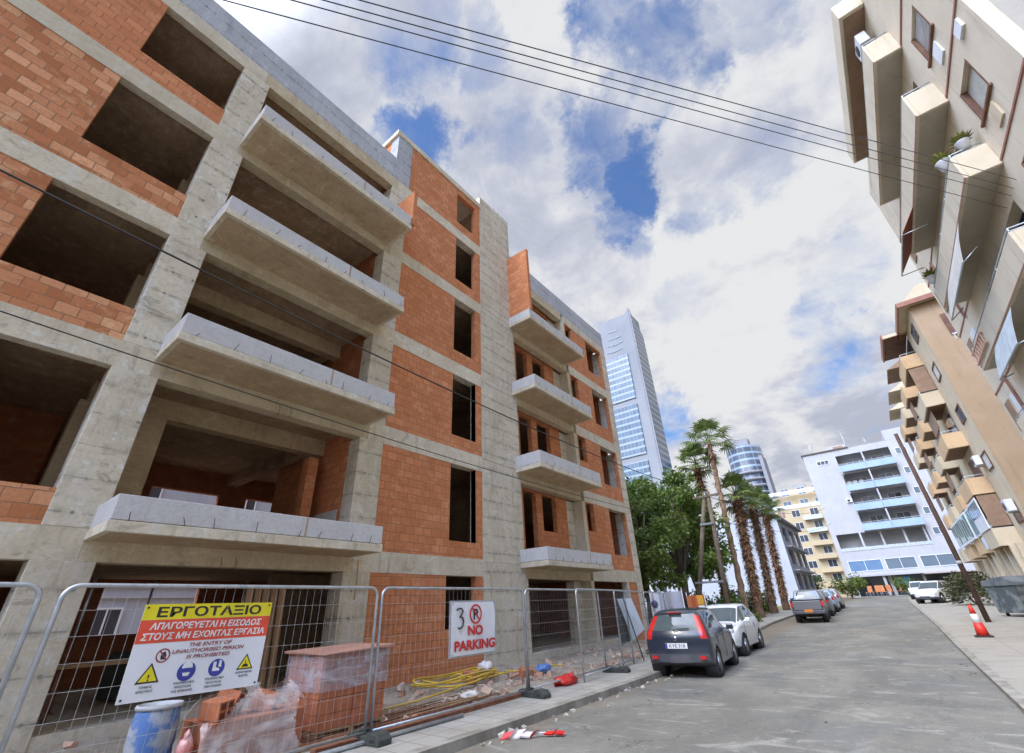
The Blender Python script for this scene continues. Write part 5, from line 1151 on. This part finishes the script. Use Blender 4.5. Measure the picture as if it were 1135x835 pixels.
def car(name, st_, wheels, wr, matp, cabin, glass_y, rear, front, lab, tail=(3.1, 4.9, .70), lamp_round=False, bump_m=None, scale=1):
    """st_: stations rear to front (ylow, ybelt, yroof, halfwidth, zbottom, zbelt, zroof, roof half width)
       cabin: (first, cowl) station numbers, glass_y: side window spans"""
    root = empty(name, (0, 0, 0), lab, 'car')
    rings = []
    for (yl, yb, yr, hw, zb, zt, zr, rw) in st_:
        zm = zb+(zt-zb)*.55
        rings.append([Vector(q) for q in ((0, yl, zb), (hw*.88, yl, zb), (hw*.97, yl, zb+.10), (hw, yl+(yb-yl)*.5, zm), (hw*.955, yb, zt), (rw, yr, zr-.07), (rw*.72, yr, zr-.012), (0, yr, zr))])
    NS, NR = 6, 5
    cols = []
    for j in range(8): cols.append(interp([r[j] for r in rings], NS))
    grid = []; us = [u for u, _ in cols[0]]
    for i in range(len(us)): grid.append(interp([cols[j][i][1] for j in range(8)], NR))
    vsn = [v for v, _ in grid[0]]
    faces = {}
    def put(tagn, q):
        faces.setdefault(tagn, MB()).add(q, [(0, 1, 2, 3)] if len(q) == 4 else [(0, 1, 2)], True)
    c0, c1 = cabin
    for sx in (1, -1):
        X = lambda p: Vector((p.x*sx, p.y, p.z))
        for i in range(len(us)-1):
            for k in range(len(vsn)-1):
                q = [grid[i][k][1], grid[i+1][k][1], grid[i+1][k+1][1], grid[i][k+1][1]]; c = sum(q, Vector())/4; u, v = (us[i]+us[i+1])/2, (vsn[k]+vsn[k+1])/2
                if v > 1.0 and v < 4 and any(math.hypot(c.y-wy, c.z-wr) < wr+.055 for wy in wheels): continue
                tg_ = 'body'
                if v < 2.2 and (u < .9 or u > len(st_)-1.9): tg_ = 'bumper'
                if v < 1.7: tg_ = 'sill' if tg_ == 'body' else tg_
                if c0 <= u <= c1 and 4.15 < v < 4.93 and any(a < c.y < b and (c.z < 9) for a, b in glass_y): tg_ = 'side_window'
                if c1-1+.10 < u < c1-.08 and v > 5.25: tg_ = 'windscreen'
                if u < .55 and tail[0] < v < tail[1] and rear: tg_ = 'tail_light'
                if front and u > len(st_)-1.45 and 3.15 < v < 3.95 and not lamp_round: tg_ = 'headlight'
                put(tg_, [X(p) for p in q] if sx == 1 else [X(p) for p in q][::-1])
    for end, row, sgn in (('rear', grid[0], -1), ('front', grid[-1], 1)):
        m = 12
        def P(k, f): p = row[k][1]; return Vector((p.x*f, p.y+sgn*.10*(1-f*f)*(1 if vsn[k] < 4.4 else .5), p.z))
        for k in range(len(vsn)-1):
            for i in range(-m, m):
                f0, f1 = i/m, (i+1)/m; q = [P(k, f0), P(k, f1), P(k+1, f1), P(k+1, f0)]; v = (vsn[k]+vsn[k+1])/2; f = abs(f0+f1)/2; tg_ = 'body'
                if v < 2.5: tg_ = 'bumper'
                if end == 'rear' and rear:
                    if 4.12 < v < 4.95 and f < .80: tg_ = 'rear_window'
                    if tail[0] < v < tail[1] and f > tail[2]+.12: tg_ = 'tail_light'
                if end == 'front' and front:
                    if 3.1 < v < 3.9 and f > .62 and not lamp_round: tg_ = 'headlight'
                    if 2.0 < v < 2.9 and f < .5: tg_ = 'grille'
                put(tg_, q if sgn > 0 else q[::-1])
    mm_ = {'body': matp, 'bumper': bump_m or trimb, 'sill': trimb, 'side_window': car_glass, 'windscreen': car_glass, 'rear_window': car_glass, 'tail_light': redlamp, 'headlight': whitelamp, 'grille': plastic_black}
    for tn, m in faces.items():
        if tn in ('side_window', 'tail_light', 'headlight', 'bumper', 'sill'):
            ax_ = 1 if tn == 'bumper' else 0
            for s_ in (1, -1):
                h = MB(); 
                for f, sm in zip(m.f, m.sm):
                    pts_ = [m.v[i] for i in f]
                    if sum(p[ax_] for p in pts_)*s_ > 0: h.add(pts_, [tuple(range(len(pts_)))], True)
                if h.f: o = h.build(tn, mm_[tn], root); weld(o)
        else: weld(m.build(tn, mm_[tn], root))
    hwm = max(s[3] for s in st_)
    for wy in wheels:
        for sx in (1, -1):
            mb = MB(); xo = sx*(hwm-.01); xi = sx*(hwm-.19)
            mb.lathe((0, wy, wr), [(wr*.62, xi), (wr*.93, xi), (wr, xi+sx*.03), (wr, xo-sx*.03), (wr*.95, xo), (wr*.66, xo-sx*.005), (wr*.62, xo-sx*.03)], 28, 'x'); wh = mb.build('wheel', tyre_m, root)
            mb = MB(); mb.lathe((0, wy, wr), [(wr*.65, xo-sx*.006), (wr*.58, xo-sx*.012), (wr*.55, xo-sx*.05), (wr*.14, xo-sx*.05), (wr*.13, xo-sx*.02), (.005, xo-sx*.018)], 24, 'x')
            for q in range(7):
                a = 2*math.pi*q/7; mb.obox((xo-sx*.028, wy+math.cos(a)*wr*.35, wr+math.sin(a)*wr*.35), (.02, wr*.10, wr*.50), (a-math.pi/2+math.pi, 0, 0) if False else (a+math.pi/2, 0, 0))
            mb.build('rim', rim_m, wh)
            mb = MB(); mb.lathe((0, wy, wr), [(wr+.065, sx*(hwm-.30)), (wr+.065, sx*(hwm-.012)), (wr+.05, sx*(hwm-.006)), (wr+.045, sx*(hwm-.03)), (wr+.045, sx*(hwm-.30))], 28, 'x'); mb.build('wheel_arch', plastic_black, root)
    mb = MB(); yl0, yl1 = st_[0][0]+.1, st_[-1][0]-.1; mb.box(-hwm+.2, hwm-.2, yl0, yl1, st_[1][4]-.02, st_[1][4]+.2); mb.build('underbody', black, root)
    return root
def weld(o):
    bm = bmesh.new(); bm.from_mesh(o.data); bmesh.ops.remove_doubles(bm, verts=bm.verts, dist=.0005); bmesh.ops.recalc_face_normals(bm, faces=bm.faces)
    bm.to_mesh(o.data); bm.free(); return o
def piece(root, nm, mt, fn, bev=0): mb = MB(); fn(mb); return mb.build(nm, mt, root, bev)
dark_blue = paint('dark_blue_grey_paint', (.016, .023, .040)); white_c = paint('white_car_paint', (.66, .66, .64)); silver = paint('silver_paint', (.42, .44, .46), .3, .5); pblue = paint('pale_blue_paint_car', (.30, .42, .55), .3, .3); greyc = paint('dark_grey_paint', (.10, .105, .11))
H_ST = [(-1.80, -1.80, -1.50, .72, .33, .93, 1.385, .53), (-1.66, -1.66, -1.36, .79, .27, .935, 1.425, .565), (-1.1, -1.1, -.9, .80, .20, .93, 1.455, .58), (-.35, -.35, -.3, .80, .20, .91, 1.46, .585), (.25, .30, .22, .80, .20, .895, 1.43, .575),
        (1.0, 1.02, .98, .80, .20, .88, .95, .60), (1.50, 1.50, 1.48, .77, .22, .80, .86, .56), (1.86, 1.83, 1.78, .62, .28, .62, .68, .45)]
hb = car('hatchback_car', H_ST, (-1.20, 1.22), .30, dark_blue, (0.9, 5), [(-1.38, -.98), (-.90, -.10), (-.02, .85)], True, True, 'dark blue grey hatchback parked at the kerb, seen from behind', tail=(3.55, 4.97, .68))
piece(hb, 'number_plate', plate_w, lambda m: m.box(-.26, .26, -1.918, -1.905, .62, .735))
text('KYE 318', ink, hb, 'plate_lettering', (0.02, -1.9185, .645), (1, 0, 0), (0, 0, 1), (0, -1, 0), .07, .38, .01, .001); piece(hb, 'plate_badge', inkb, lambda m: m.box(-.258, -.215, -1.9205, -1.9185, .622, .733))
piece(hb, 'tailgate_badge', chrome, lambda m: m.lathe((0, -1.905, .83), [(.05, 0), (.045, -.012)], 16, 'y'))
piece(hb, 'rear_wiper', plastic_black, lambda m: m.tube([(-.02, -1.90, .985), (.12, -1.885, 1.03), (.36, -1.85, 1.035)], .012, 6))
piece(hb, 'fog_lamp', redlamp, lambda m: m.box(.50, .64, -1.885, -1.80, .40, .47)); piece(hb, 'fog_lamp', redlamp, lambda m: m.box(-.64, -.50, -1.885, -1.80, .40, .47))
piece(hb, 'high_stop_lamp', redlamp, lambda m: m.box(-.16, .16, -1.60, -1.50, 1.375, 1.395)); piece(hb, 'tailgate_strip', plastic_black, lambda m: m.box(-.32, .32, -1.915, -1.88, .745, .77))
for s_ in (1, -1):
    piece(hb, 'wing_mirror', dark_blue, lambda m: (m.obox((s_*.90, .62, .96), (.17, .10, .13)), m.obox((s_*.81, .64, .93), (.10, .05, .05))), .03)
    piece(hb, 'door_seam', black, lambda m: (m.box(s_*.795, s_*.803, -.075, -.065, .30, .90), m.box(s_*.795, s_*.803, .94, .95, .30, .88), m.box(s_*.795, s_*.803, -.9, -.89, .55, .9)))
    for y in (-.2, -.82): piece(hb, 'door_handle', dark_blue, lambda m: m.box(s_*.785, s_*.82, y, y+.14, .80, .83), .008)
hb.location = (-4.72, 13.72, .0); hb.rotation_euler = (0, 0, R(6.0)); hb.scale = (.97, .97, .97)
W_ST = [(-1.70, -1.70, -1.35, .66, .34, .86, 1.30, .50), (-1.50, -1.50, -1.15, .77, .24, .90, 1.40, .555), (-.9, -.9, -.7, .80, .20, .92, 1.45, .57), (-.2, -.2, -.15, .80, .20, .90, 1.44, .57), (.25, .3, .20, .80, .20, .90, 1.39, .56),
        (.92, .95, .92, .79, .20, .88, .95, .60), (1.42, 1.42, 1.36, .76, .24, .80, .88, .55), (1.72, 1.70, 1.62, .64, .30, .62, .74, .46)]
wc = car('white_small_car', W_ST, (-1.10, 1.10), .29, white_c, (0.9, 5), [(-1.25, -.75), (-.65, .78)], True, True, 'small rounded white car with round lamps facing the dark hatchback', tail=(3.2, 3.9, .7), lamp_round=True, bump_m=white_c)
for s_ in (1, -1):
    piece(wc, 'headlight', whitelamp, lambda m: m.lathe((s_*.52, 1.62, .70), [(.115, 0), (.11, .06), (.07, .095), (.01, .105)], 20, 'y')); piece(wc, 'headlight_rim', chrome, lambda m: m.lathe((s_*.52, 1.60, .70), [(.128, 0), (.128, .05), (.116, .055)], 20, 'y'))
    piece(wc, 'fog_lamp', whitelamp, lambda m: m.lathe((s_*.53, 1.70, .48), [(.065, 0), (.06, .05), (.01, .07)], 16, 'y'))
    piece(wc, 'wing_mirror', white_c, lambda m: (m.obox((s_*.89, .55, .97), (.16, .11, .13)), m.obox((s_*.81, .58, .94), (.10, .05, .05))), .03)
    piece(wc, 'door_seam', black, lambda m: (m.box(s_*.795, s_*.803, -.60, -.59, .30, .90), m.box(s_*.795, s_*.803, .82, .83, .30, .88))); piece(wc, 'door_handle', chrome, lambda m: m.box(s_*.785, s_*.82, -.5, -.36, .80, .825))
piece(wc, 'chrome_bar', chrome, lambda m: m.box(-.22, .22, 1.74, 1.825, .575, .60)); piece(wc, 'bonnet_badge', simple('badge_red', (.4, .02, .02), .3), lambda m: m.lathe((0, 1.78, .62), [(.055, 0), (.05, .03)], 16, 'y'))
piece(wc, 'air_intake', plastic_black, lambda m: m.box(-.40, .40, 1.74, 1.80, .36, .45)); piece(wc, 'number_plate', plate_w, lambda m: m.box(-.24, .24, 1.80, 1.815, .46, .55))
wc.location = (-5.12, 18.45, gz(18)); wc.rotation_euler = (0, 0, R(180+2)); wc.scale = (.98, 1.12, .99)
# silver pickup seen from behind
pu = empty('pickup_truck', (0, 0, 0), 'dark silver pickup truck with amber number plate parked beyond the white car', 'pickup')
P_ST = [(-.45, -.45, -.28, .78, .45, 1.08, 1.62, .62), (-.35, -.35, -.18, .82, .42, 1.08, 1.66, .64), (.3, .3, .35, .82, .42, 1.07, 1.67, .645), (.95, 1.0, .85, .82, .42, 1.05, 1.60, .62), (1.55, 1.58, 1.52, .82, .42, 1.03, 1.10, .66), (2.1, 2.1, 2.05, .80, .45, .98, 1.04, .62), (2.48, 2.46, 2.42, .70, .5, .85, .92, .54)]
dsil = paint('dark_silver_paint', (.17, .18, .19), .3, .4)
tmp = car('cab', P_ST, (-1.5, 1.62), .36, dsil, (0.9, 4), [(-.25, .35), (.45, 1.3)], True, True, None, tail=(9, 9, 9))
for ch in list(tmp.children): ch.parent = pu
bpy.data.objects.remove(tmp)
for s_ in (1, -1): piece(pu, 'bed_side', dsil, lambda m: wall(m, s_*.74, s_*.82, -2.45, -.47, .55, 1.10, [(-1.9, -1.1, .5, .80)]), .02); piece(pu, 'tail_light', redlamp, lambda m: m.box(s_*.70, s_*.825, -2.475, -2.40, .78, 1.04)); piece(pu, 'wing_mirror', plastic_black, lambda m: m.obox((s_*.95, 1.1, 1.15), (.2, .1, .2)), .03)
piece(pu, 'bed_floor', trimb, lambda m: m.box(-.739, .739, -2.40, -.47, .60, .66)); piece(pu, 'tailgate', dsil, lambda m: m.box(-.70, .70, -2.47, -2.41, .62, 1.08), .02); piece(pu, 'load_cover', plastic_black, lambda m: m.box(-.86, .86, -2.50, -.50, 1.105, 1.15), .02)
piece(pu, 'rear_bumper', simple('dark_bumper', (.09, .09, .11), .5), lambda m: m.box(-.80, .80, -2.62, -2.48, .42, .60), .03); piece(pu, 'number_plate', plate_o, lambda m: m.box(-.19, .22, -2.635, -2.622, .50, .66)); piece(pu, 'chassis', black, lambda m: m.box(-.5, .5, -2.4, 2.2, .34, .44))
pu.location = (-4.55, 35.05, gz(35)); pu.rotation_euler = (0, 0, R(4)); 
fin_ = [('sedan_car', greyc, -4.75, 40.6, 3, 'dark grey car directly in front of the dark silver pickup'), ('sedan_car', pblue, -4.85, 46.0, 2, 'pale blue car second beyond the dark silver pickup'), ('sedan_car', silver, -4.95, 51.5, 2, 'silver car farthest along the left kerb')]
for i, (nm, mt, x, y, rz, lab) in enumerate(fin_):
    c_ = car(nm, H_ST, (-1.20, 1.22), .30, mt, (0.9, 5), [(-1.38, -.98), (-.90, -.10), (-.02, .85)], True, True, lab, tail=(3.4, 4.3, .68))
    piece(c_, 'number_plate', plate_w, lambda m: m.box(-.26, .26, -1.918, -1.905, .62, .735)); c_.location = (x, y, gz(y)+.01); c_.rotation_euler = (0, 0, R(rz)); c_.scale = (1.03, 1.1, 1.05); c_['group'] = 'cars parked along the left kerb'
for nm, x, y, rz, lab in (('white_estate_car', 2.3, 54.2, 158, 'white car parked on the right pavement beside the bush'), ('white_estate_car', 1.75, 66, 175, 'white car farther off, in front of the white block')):
    c_ = car(nm, H_ST, (-1.20, 1.22), .32, white_c, (0.9, 5), [(-1.38, -.98), (-.90, -.10), (-.02, .85)], True, True, lab, tail=(3.4, 4.3, .68)); c_.location = (x, y, gz(y)+.08); c_.rotation_euler = (0, 0, R(rz)); c_.scale = (1.1, 1.1, 1.1); c_['group'] = 'white cars at the street end'
# ---------------------------------------------------------------- trees, palms, shrubs
bark = simple('tree_bark', (.12, .085, .055), .9, (.07, .05, .035), 6, 0, .5)
def leafmat(name, c, c2, sp=.7):
    m, t, b = newmat(name); b.inputs['Roughness'].default_value = .55; b.inputs['Specular IOR Level'].default_value = .3
    g = N(t, 'ShaderNodeNewGeometry').outputs['Random Per Island']; cc = mixc(t, mrange(t, g, .2, 1, 0, 1, False), c, c2)
    L(t, mixc(t, mrange(t, nz(t, pos(t), .55, 4).outputs[0], .4, .65, 0, .5), cc, tuple(x*.7 for x in c)), b.inputs['Base Color'])
    b.inputs['Subsurface Weight'].default_value = 0
    tr = N(t, 'ShaderNodeBsdfTranslucent'); L(t, cc, tr.inputs[0]); mx = N(t, 'ShaderNodeMixShader'); mx.inputs[0].default_value = .28
    L(t, b.outputs[0], mx.inputs[1]); L(t, tr.outputs[0], mx.inputs[2]); L(t, mx.outputs[0], t.nodes['Material Output'].inputs[0]); return m
lf_dark = leafmat('dark_green_leaves', (.075, .13, .025), (.23, .30, .06)); lf_mid = leafmat('mid_green_leaves', (.09, .14, .028), (.22, .27, .06)); lf_palm = leafmat('palm_leaves', (.095, .145, .035), (.24, .29, .09)); lf_yel = leafmat('yellow_green_shrub_leaves', (.20, .19, .03), (.34, .28, .05)); lf_olive = leafmat('olive_shrub_leaves', (.07, .085, .035), (.17, .15, .08))
def leafcloud(mb, c, rad, n, s, squash=1.0, hang=.0):
    for _ in range(n):
        d = Vector((rnd.gauss(0, 1), rnd.gauss(0, 1), rnd.gauss(0, 1))).normalized(); r_ = rad*(rnd.random()**.42)
        p = Vector(c)+Vector((d.x*r_, d.y*r_, d.z*r_*squash)); a = Vector((rnd.gauss(0, 1), rnd.gauss(0, 1), rnd.gauss(0, .5)-hang)).normalized(); b = a.cross(Vector((rnd.gauss(0, 1), rnd.gauss(0, 1), rnd.gauss(0, 1)))).normalized()
        l = s*rnd.uniform(.7, 1.4); mb.quad(p, p+a*l*.5+b*l*.25, p+a*l, p+a*l*.5-b*l*.25)
def tree(name, base, h, cr_r, seed, lab, mt, n=42, per=190, leaf=.26, low=.28, group='dark trees behind the concrete block'):
    rnd.seed(seed); o = empty(name, base, lab, 'tree', group); B = Vector(base); tk = MB(); top_ = B+Vector((rnd.uniform(-.4, .4), rnd.uniform(-.4, .4), h*.55))
    tk.tube([B, B+Vector((.08, .05, h*.2)), B.lerp(top_, .6), top_], [.30, .24, .18, .10], 9); clumps = []
    for i in range(n):
        a = rnd.uniform(0, 6.283); e_ = rnd.uniform(-.75, 1.0); r_ = cr_r*rnd.uniform(.45, 1.0)*math.sqrt(max(.12, 1-(e_*.85)**2))
        c = B+Vector((math.cos(a)*r_, math.sin(a)*r_, h*(low+(1-low)*(.5+.5*e_))-.35)); clumps.append((c, rnd.uniform(.65, 1.35)*cr_r*.27))
        if i % 3 == 0: tk.tube([B+Vector((0, 0, h*rnd.uniform(.18, .4))), (B+c)/2+Vector((0, 0, h*.22)), c], [.11, .07, .02], 6)
    tk.build('trunk', bark, o); mb = MB()
    for c, r_ in clumps: leafcloud(mb, c, r_, per, leaf, .72, .35)
    mb.build('crown', mt, o); return o
tree('broadleaf_tree', (-11.6, 27.5, .12), 7.8, 2.6, 1, 'mid green broad tree touching the far corner of the concrete block', lf_mid)
tree('broadleaf_tree', (-11.7, 34.0, .22), 10.2, 3.4, 2, 'large dark green tree behind the A shaped pole', lf_dark, 54, 210, .28)
tree('broadleaf_tree', (-14.8, 31.5, .2), 9.6, 3.7, 3, 'dense dark green tree behind the grey banner', lf_dark, 50, 200, .28)
tree('broadleaf_tree', (-13.6, 43.0, .42), 9.8, 3.0, 4, 'dark tree behind the tallest palm', lf_dark, 48, 190, .30)
tree('broadleaf_tree', (-18.5, 38, .3), 11.0, 4.0, 5, 'tree farthest left behind the concrete block with pale green top', lf_mid, 46, 170, .30)
skirt_m = simple('dead_frond_brown', (.30, .165, .08), .9, (.18, .095, .05), 8, rpi=.35); ptrunk = simple('palm_trunk_tan', (.30, .19, .11), .9, (.20, .12, .07), 7, 0, .6); pdark = simple('palm_trunk_dark', (.13, .07, .04), .9, (.20, .12, .07), 6, 0, .6)
def palm(base, h, lab, seed, r0=.22, skirt=1.0, thin=False, lean=(0, 0), crown=1.0):
    rnd.seed(seed); o = empty('fan_palm', base, lab, 'palm', 'palms along the left pavement'); B = Vector(base); T = B+Vector((lean[0], lean[1], h)); tk = MB()
    pts = []; rs = []
    for i in range(int(h*7)+1):
        f = i/(h*7); pts.append(B.lerp(T, f)+Vector((.03*math.sin(i*.9), .03*math.cos(i*1.3), 0))); rs.append((r0*1.25-.25*r0*min(1, f*4)-.2*r0*f)*(1+.07*(i % 2)+rnd.uniform(-.04, .04)))
    tk.tube(pts, rs, 12); tk.build('trunk', ptrunk if thin else pdark, o)
    mb = MB(); nsk = int((60 if thin else 1500)*skirt); zlow = h-(1.4 if thin else h*.86)
    for i in range(nsk):      # hanging dead leaf bases
        z = rnd.uniform(zlow, h); a = rnd.uniform(0, 6.283); wide = (r0*1.05+(.26 if not thin else .2)*max(0, (z-zlow)/(h-zlow))**1.2*.8)
        c = B.lerp(T, z/h)+Vector((math.cos(a), math.sin(a), 0))*r0*.8; d = Vector((math.cos(a)*.45, math.sin(a)*.45, -1+rnd.uniform(0, .9))).normalized(); l = rnd.uniform(.16, .36)
        e_ = c+Vector((math.cos(a), math.sin(a), 0))*(wide-r0*.8)*rnd.uniform(.5, 1.1)+d*l; sd_ = Vector((-math.sin(a), math.cos(a), 0))*rnd.uniform(.03, .07); mb.quad(c-sd_, c+sd_, e_+sd_*.6, e_-sd_*.6)
    mb.build('dead_leaf_skirt', skirt_m, o); lv = MB()
    for i in range(int(26*min(1.1, crown))):
        a = i*2.399+rnd.uniform(-.3, .3); el_ = 1.35-1.85*((i+.5)/int(26*min(1.1, crown)))+rnd.uniform(-.15, .15); L_ = rnd.uniform(.9, 1.25)*crown**.5
        d = Vector((math.cos(a)*math.cos(el_), math.sin(a)*math.cos(el_), math.sin(el_))); s0 = T+Vector((0, 0, .05)); k = s0+d*L_*.9-Vector((0, 0, .12*max(0, 1-el_))); sdv = d.cross(Vector((0, 0, 1))).normalized(); up_ = sdv.cross(d)
        lv.tube([s0, s0.lerp(k, .5)+Vector((0, 0, .05)), k], [.022, .016, .012], 4, False)
        for j in range(17):
            t_ = (j-8)/8*1.75; q = d*math.cos(t_)+sdv*math.sin(t_); l = (.85-.25*abs(t_)/1.75)*rnd.uniform(.85, 1.1)*crown**.5; m_ = k+q*l*.55+up_*.02; e_ = k+q*l-Vector((0, 0, .28*l*rnd.uniform(.6, 1.5))); w2 = (sdv*math.cos(t_)-d*math.sin(t_))*.052
            lv.add([k, m_+w2, e_, m_-w2], [(0, 1, 2, 3)]); 
    lv.build('crown', lf_palm, o); return o
palm((-8.55, 36.2, .3), 12.5, 'tallest palm with bare tan trunk, left of the brown trunked row', 1, .20, .8, True, (.45, .2), 1.9)
palm((-10.0, 37.6, .3), 11.3, 'palm with dark shaggy trunk directly behind the A shaped pole', 2, .24, 1.1, False, (.2, 0), 1.5)
palm((-8.15, 38.0, .3), 8.5, 'stout brown shaggy palm, first right of the tallest palm', 3, .27, 1.1, False, (.6, 0), 1.25)
palm((-8.15, 43.0, .4), 8.3, 'brown shaggy palm, middle of the three shaggy ones', 4, .25, .9, False, (.65, 0), 1.25)
palm((-8.1, 48.2, .5), 8.6, 'brown shaggy palm nearest the grey block', 5, .25, .9, False, (.6, 0), 1.2)
def shrub(name, c, r_, n, mt, lab, seed, s=.12, sq=.8, cat='shrub', group=None):
    rnd.seed(seed); o = empty(name, c, lab, cat, group); mb = MB()
    for i in range(8): mb.tube([c, (c[0]+rnd.uniform(-.6, .6)*r_, c[1]+rnd.uniform(-.6, .6)*r_, c[2]+rnd.uniform(.5, 1.2)*r_)], [.03, .01], 5)
    mb.build('stems', bark, o); mb = MB()
    for i in range(9): leafcloud(mb, (c[0]+rnd.uniform(-.65, .65)*r_, c[1]+rnd.uniform(-.5, .5)*r_, c[2]+r_*sq*rnd.uniform(.35, 1.15)), r_*rnd.uniform(.35, .6), n//9, s, .85)
    mb.build('foliage', mt, o); return o
shrub('garden_shrub', (-7.3, 30.6, .25), .55, 700, lf_yel, 'yellow green shrub at the foot of the palms behind the white car', 1, .14)
shrub('garden_shrub', (-7.35, 33.0, .3), .5, 500, lf_mid, 'low green shrub between the yellow shrub and the pickup', 2, .13)
shrub('garden_shrub', (4.0, 47.5, .55), 1.55, 2200, lf_olive, 'big olive green bush right of the parked white car', 3, .18, 1.0)
shrub('garden_shrub', (5.4, 45.5, .5), 1.3, 1500, lf_olive, 'olive bush in front of the tan block columns', 4, .18, .9)
shrub('garden_shrub', (1.2, 82.5, wg), 1.7, 900, lf_mid, 'green bush at the middle of the white block front', 5, .26, .9)
shrub('garden_shrub', (-5.2, 80, 1.1), 2.2, 1300, lf_mid, 'green bush at the left corner of the white block', 6, .3, .9)
shrub('garden_shrub', (-9, 78, 1.1), 2.4, 1300, lf_mid, 'green bush in front of the yellow block', 7, .3, .9)
for i_, (hx_, hy_, hr_) in enumerate([(-9.6, 35.6, 1.1), (-11.4, 36.2, 1.4), (-9.4, 40.6, 1.2), (-11.2, 41, 1.5), (-9.6, 46, 1.3), (-13.2, 33.5, 1.5)]): shrub('dark_hedge_bush', (hx_, hy_, .35), hr_, 1100, lf_dark, 'dense dark bush under the trees behind the palm trunks', 20+i_, .2, 1.0, 'bush', 'dark bushes under the trees')
o = empty('hydrant', (-7.3, 27.2, .2), 'squat orange red hydrant by the palms', 'hydrant'); mb = MB(); mb.lathe((-7.3, 27.2, .2), [(.16, 0), (.13, .06), (.12, .5), (.15, .52), (.15, .58), (.09, .68), (.03, .72)], 16); mb.build('barrel', simple('orange_red_paint', (.50, .11, .04), .5), o)
mb = MB(); mb.lathe((-7.3, 27.2, .62), [(.06, -.22), (.06, .22)], 12, 'x'); mb.build('outlet', MATS['orange_red_paint'], o)
# orange chairs on the terrace of the white block, one kind copied
chm = simple('orange_chair_plastic', (.62, .25, .10), .5)
def chair():
    c = empty('terrace_chair', (0, 0, 0)); piece(c, 'seat', chm, lambda m: m.box(-.25, .25, -.25, .25, .43, .48), .02); piece(c, 'backrest', chm, lambda m: m.obox((0, .27, .78), (.5, .05, .62), (R(-8), 0, 0)), .02)
    for x in (-.22, .22):
        for y in (-.22, .22): piece(c, 'leg', steel, lambda m: m.tube([(x, y, 0), (x*.95, y*.95, .43)], .02, 5))
    return c
ch0 = chair(); rnd.seed(2)
for i in range(9):
    o = ch0 if i == 0 else copy_tree(ch0); x = -3.3+i*.82; y = 84.6+.7*(i % 2); o.location = (x, y, gz(y)+.02); o.rotation_euler = (0, 0, rnd.uniform(0, 6)); o.scale = (1.25,)*3; tag(o, 'orange terrace chair in the row before the dark openings of the white block', 'chair', 'orange chairs of the terrace')
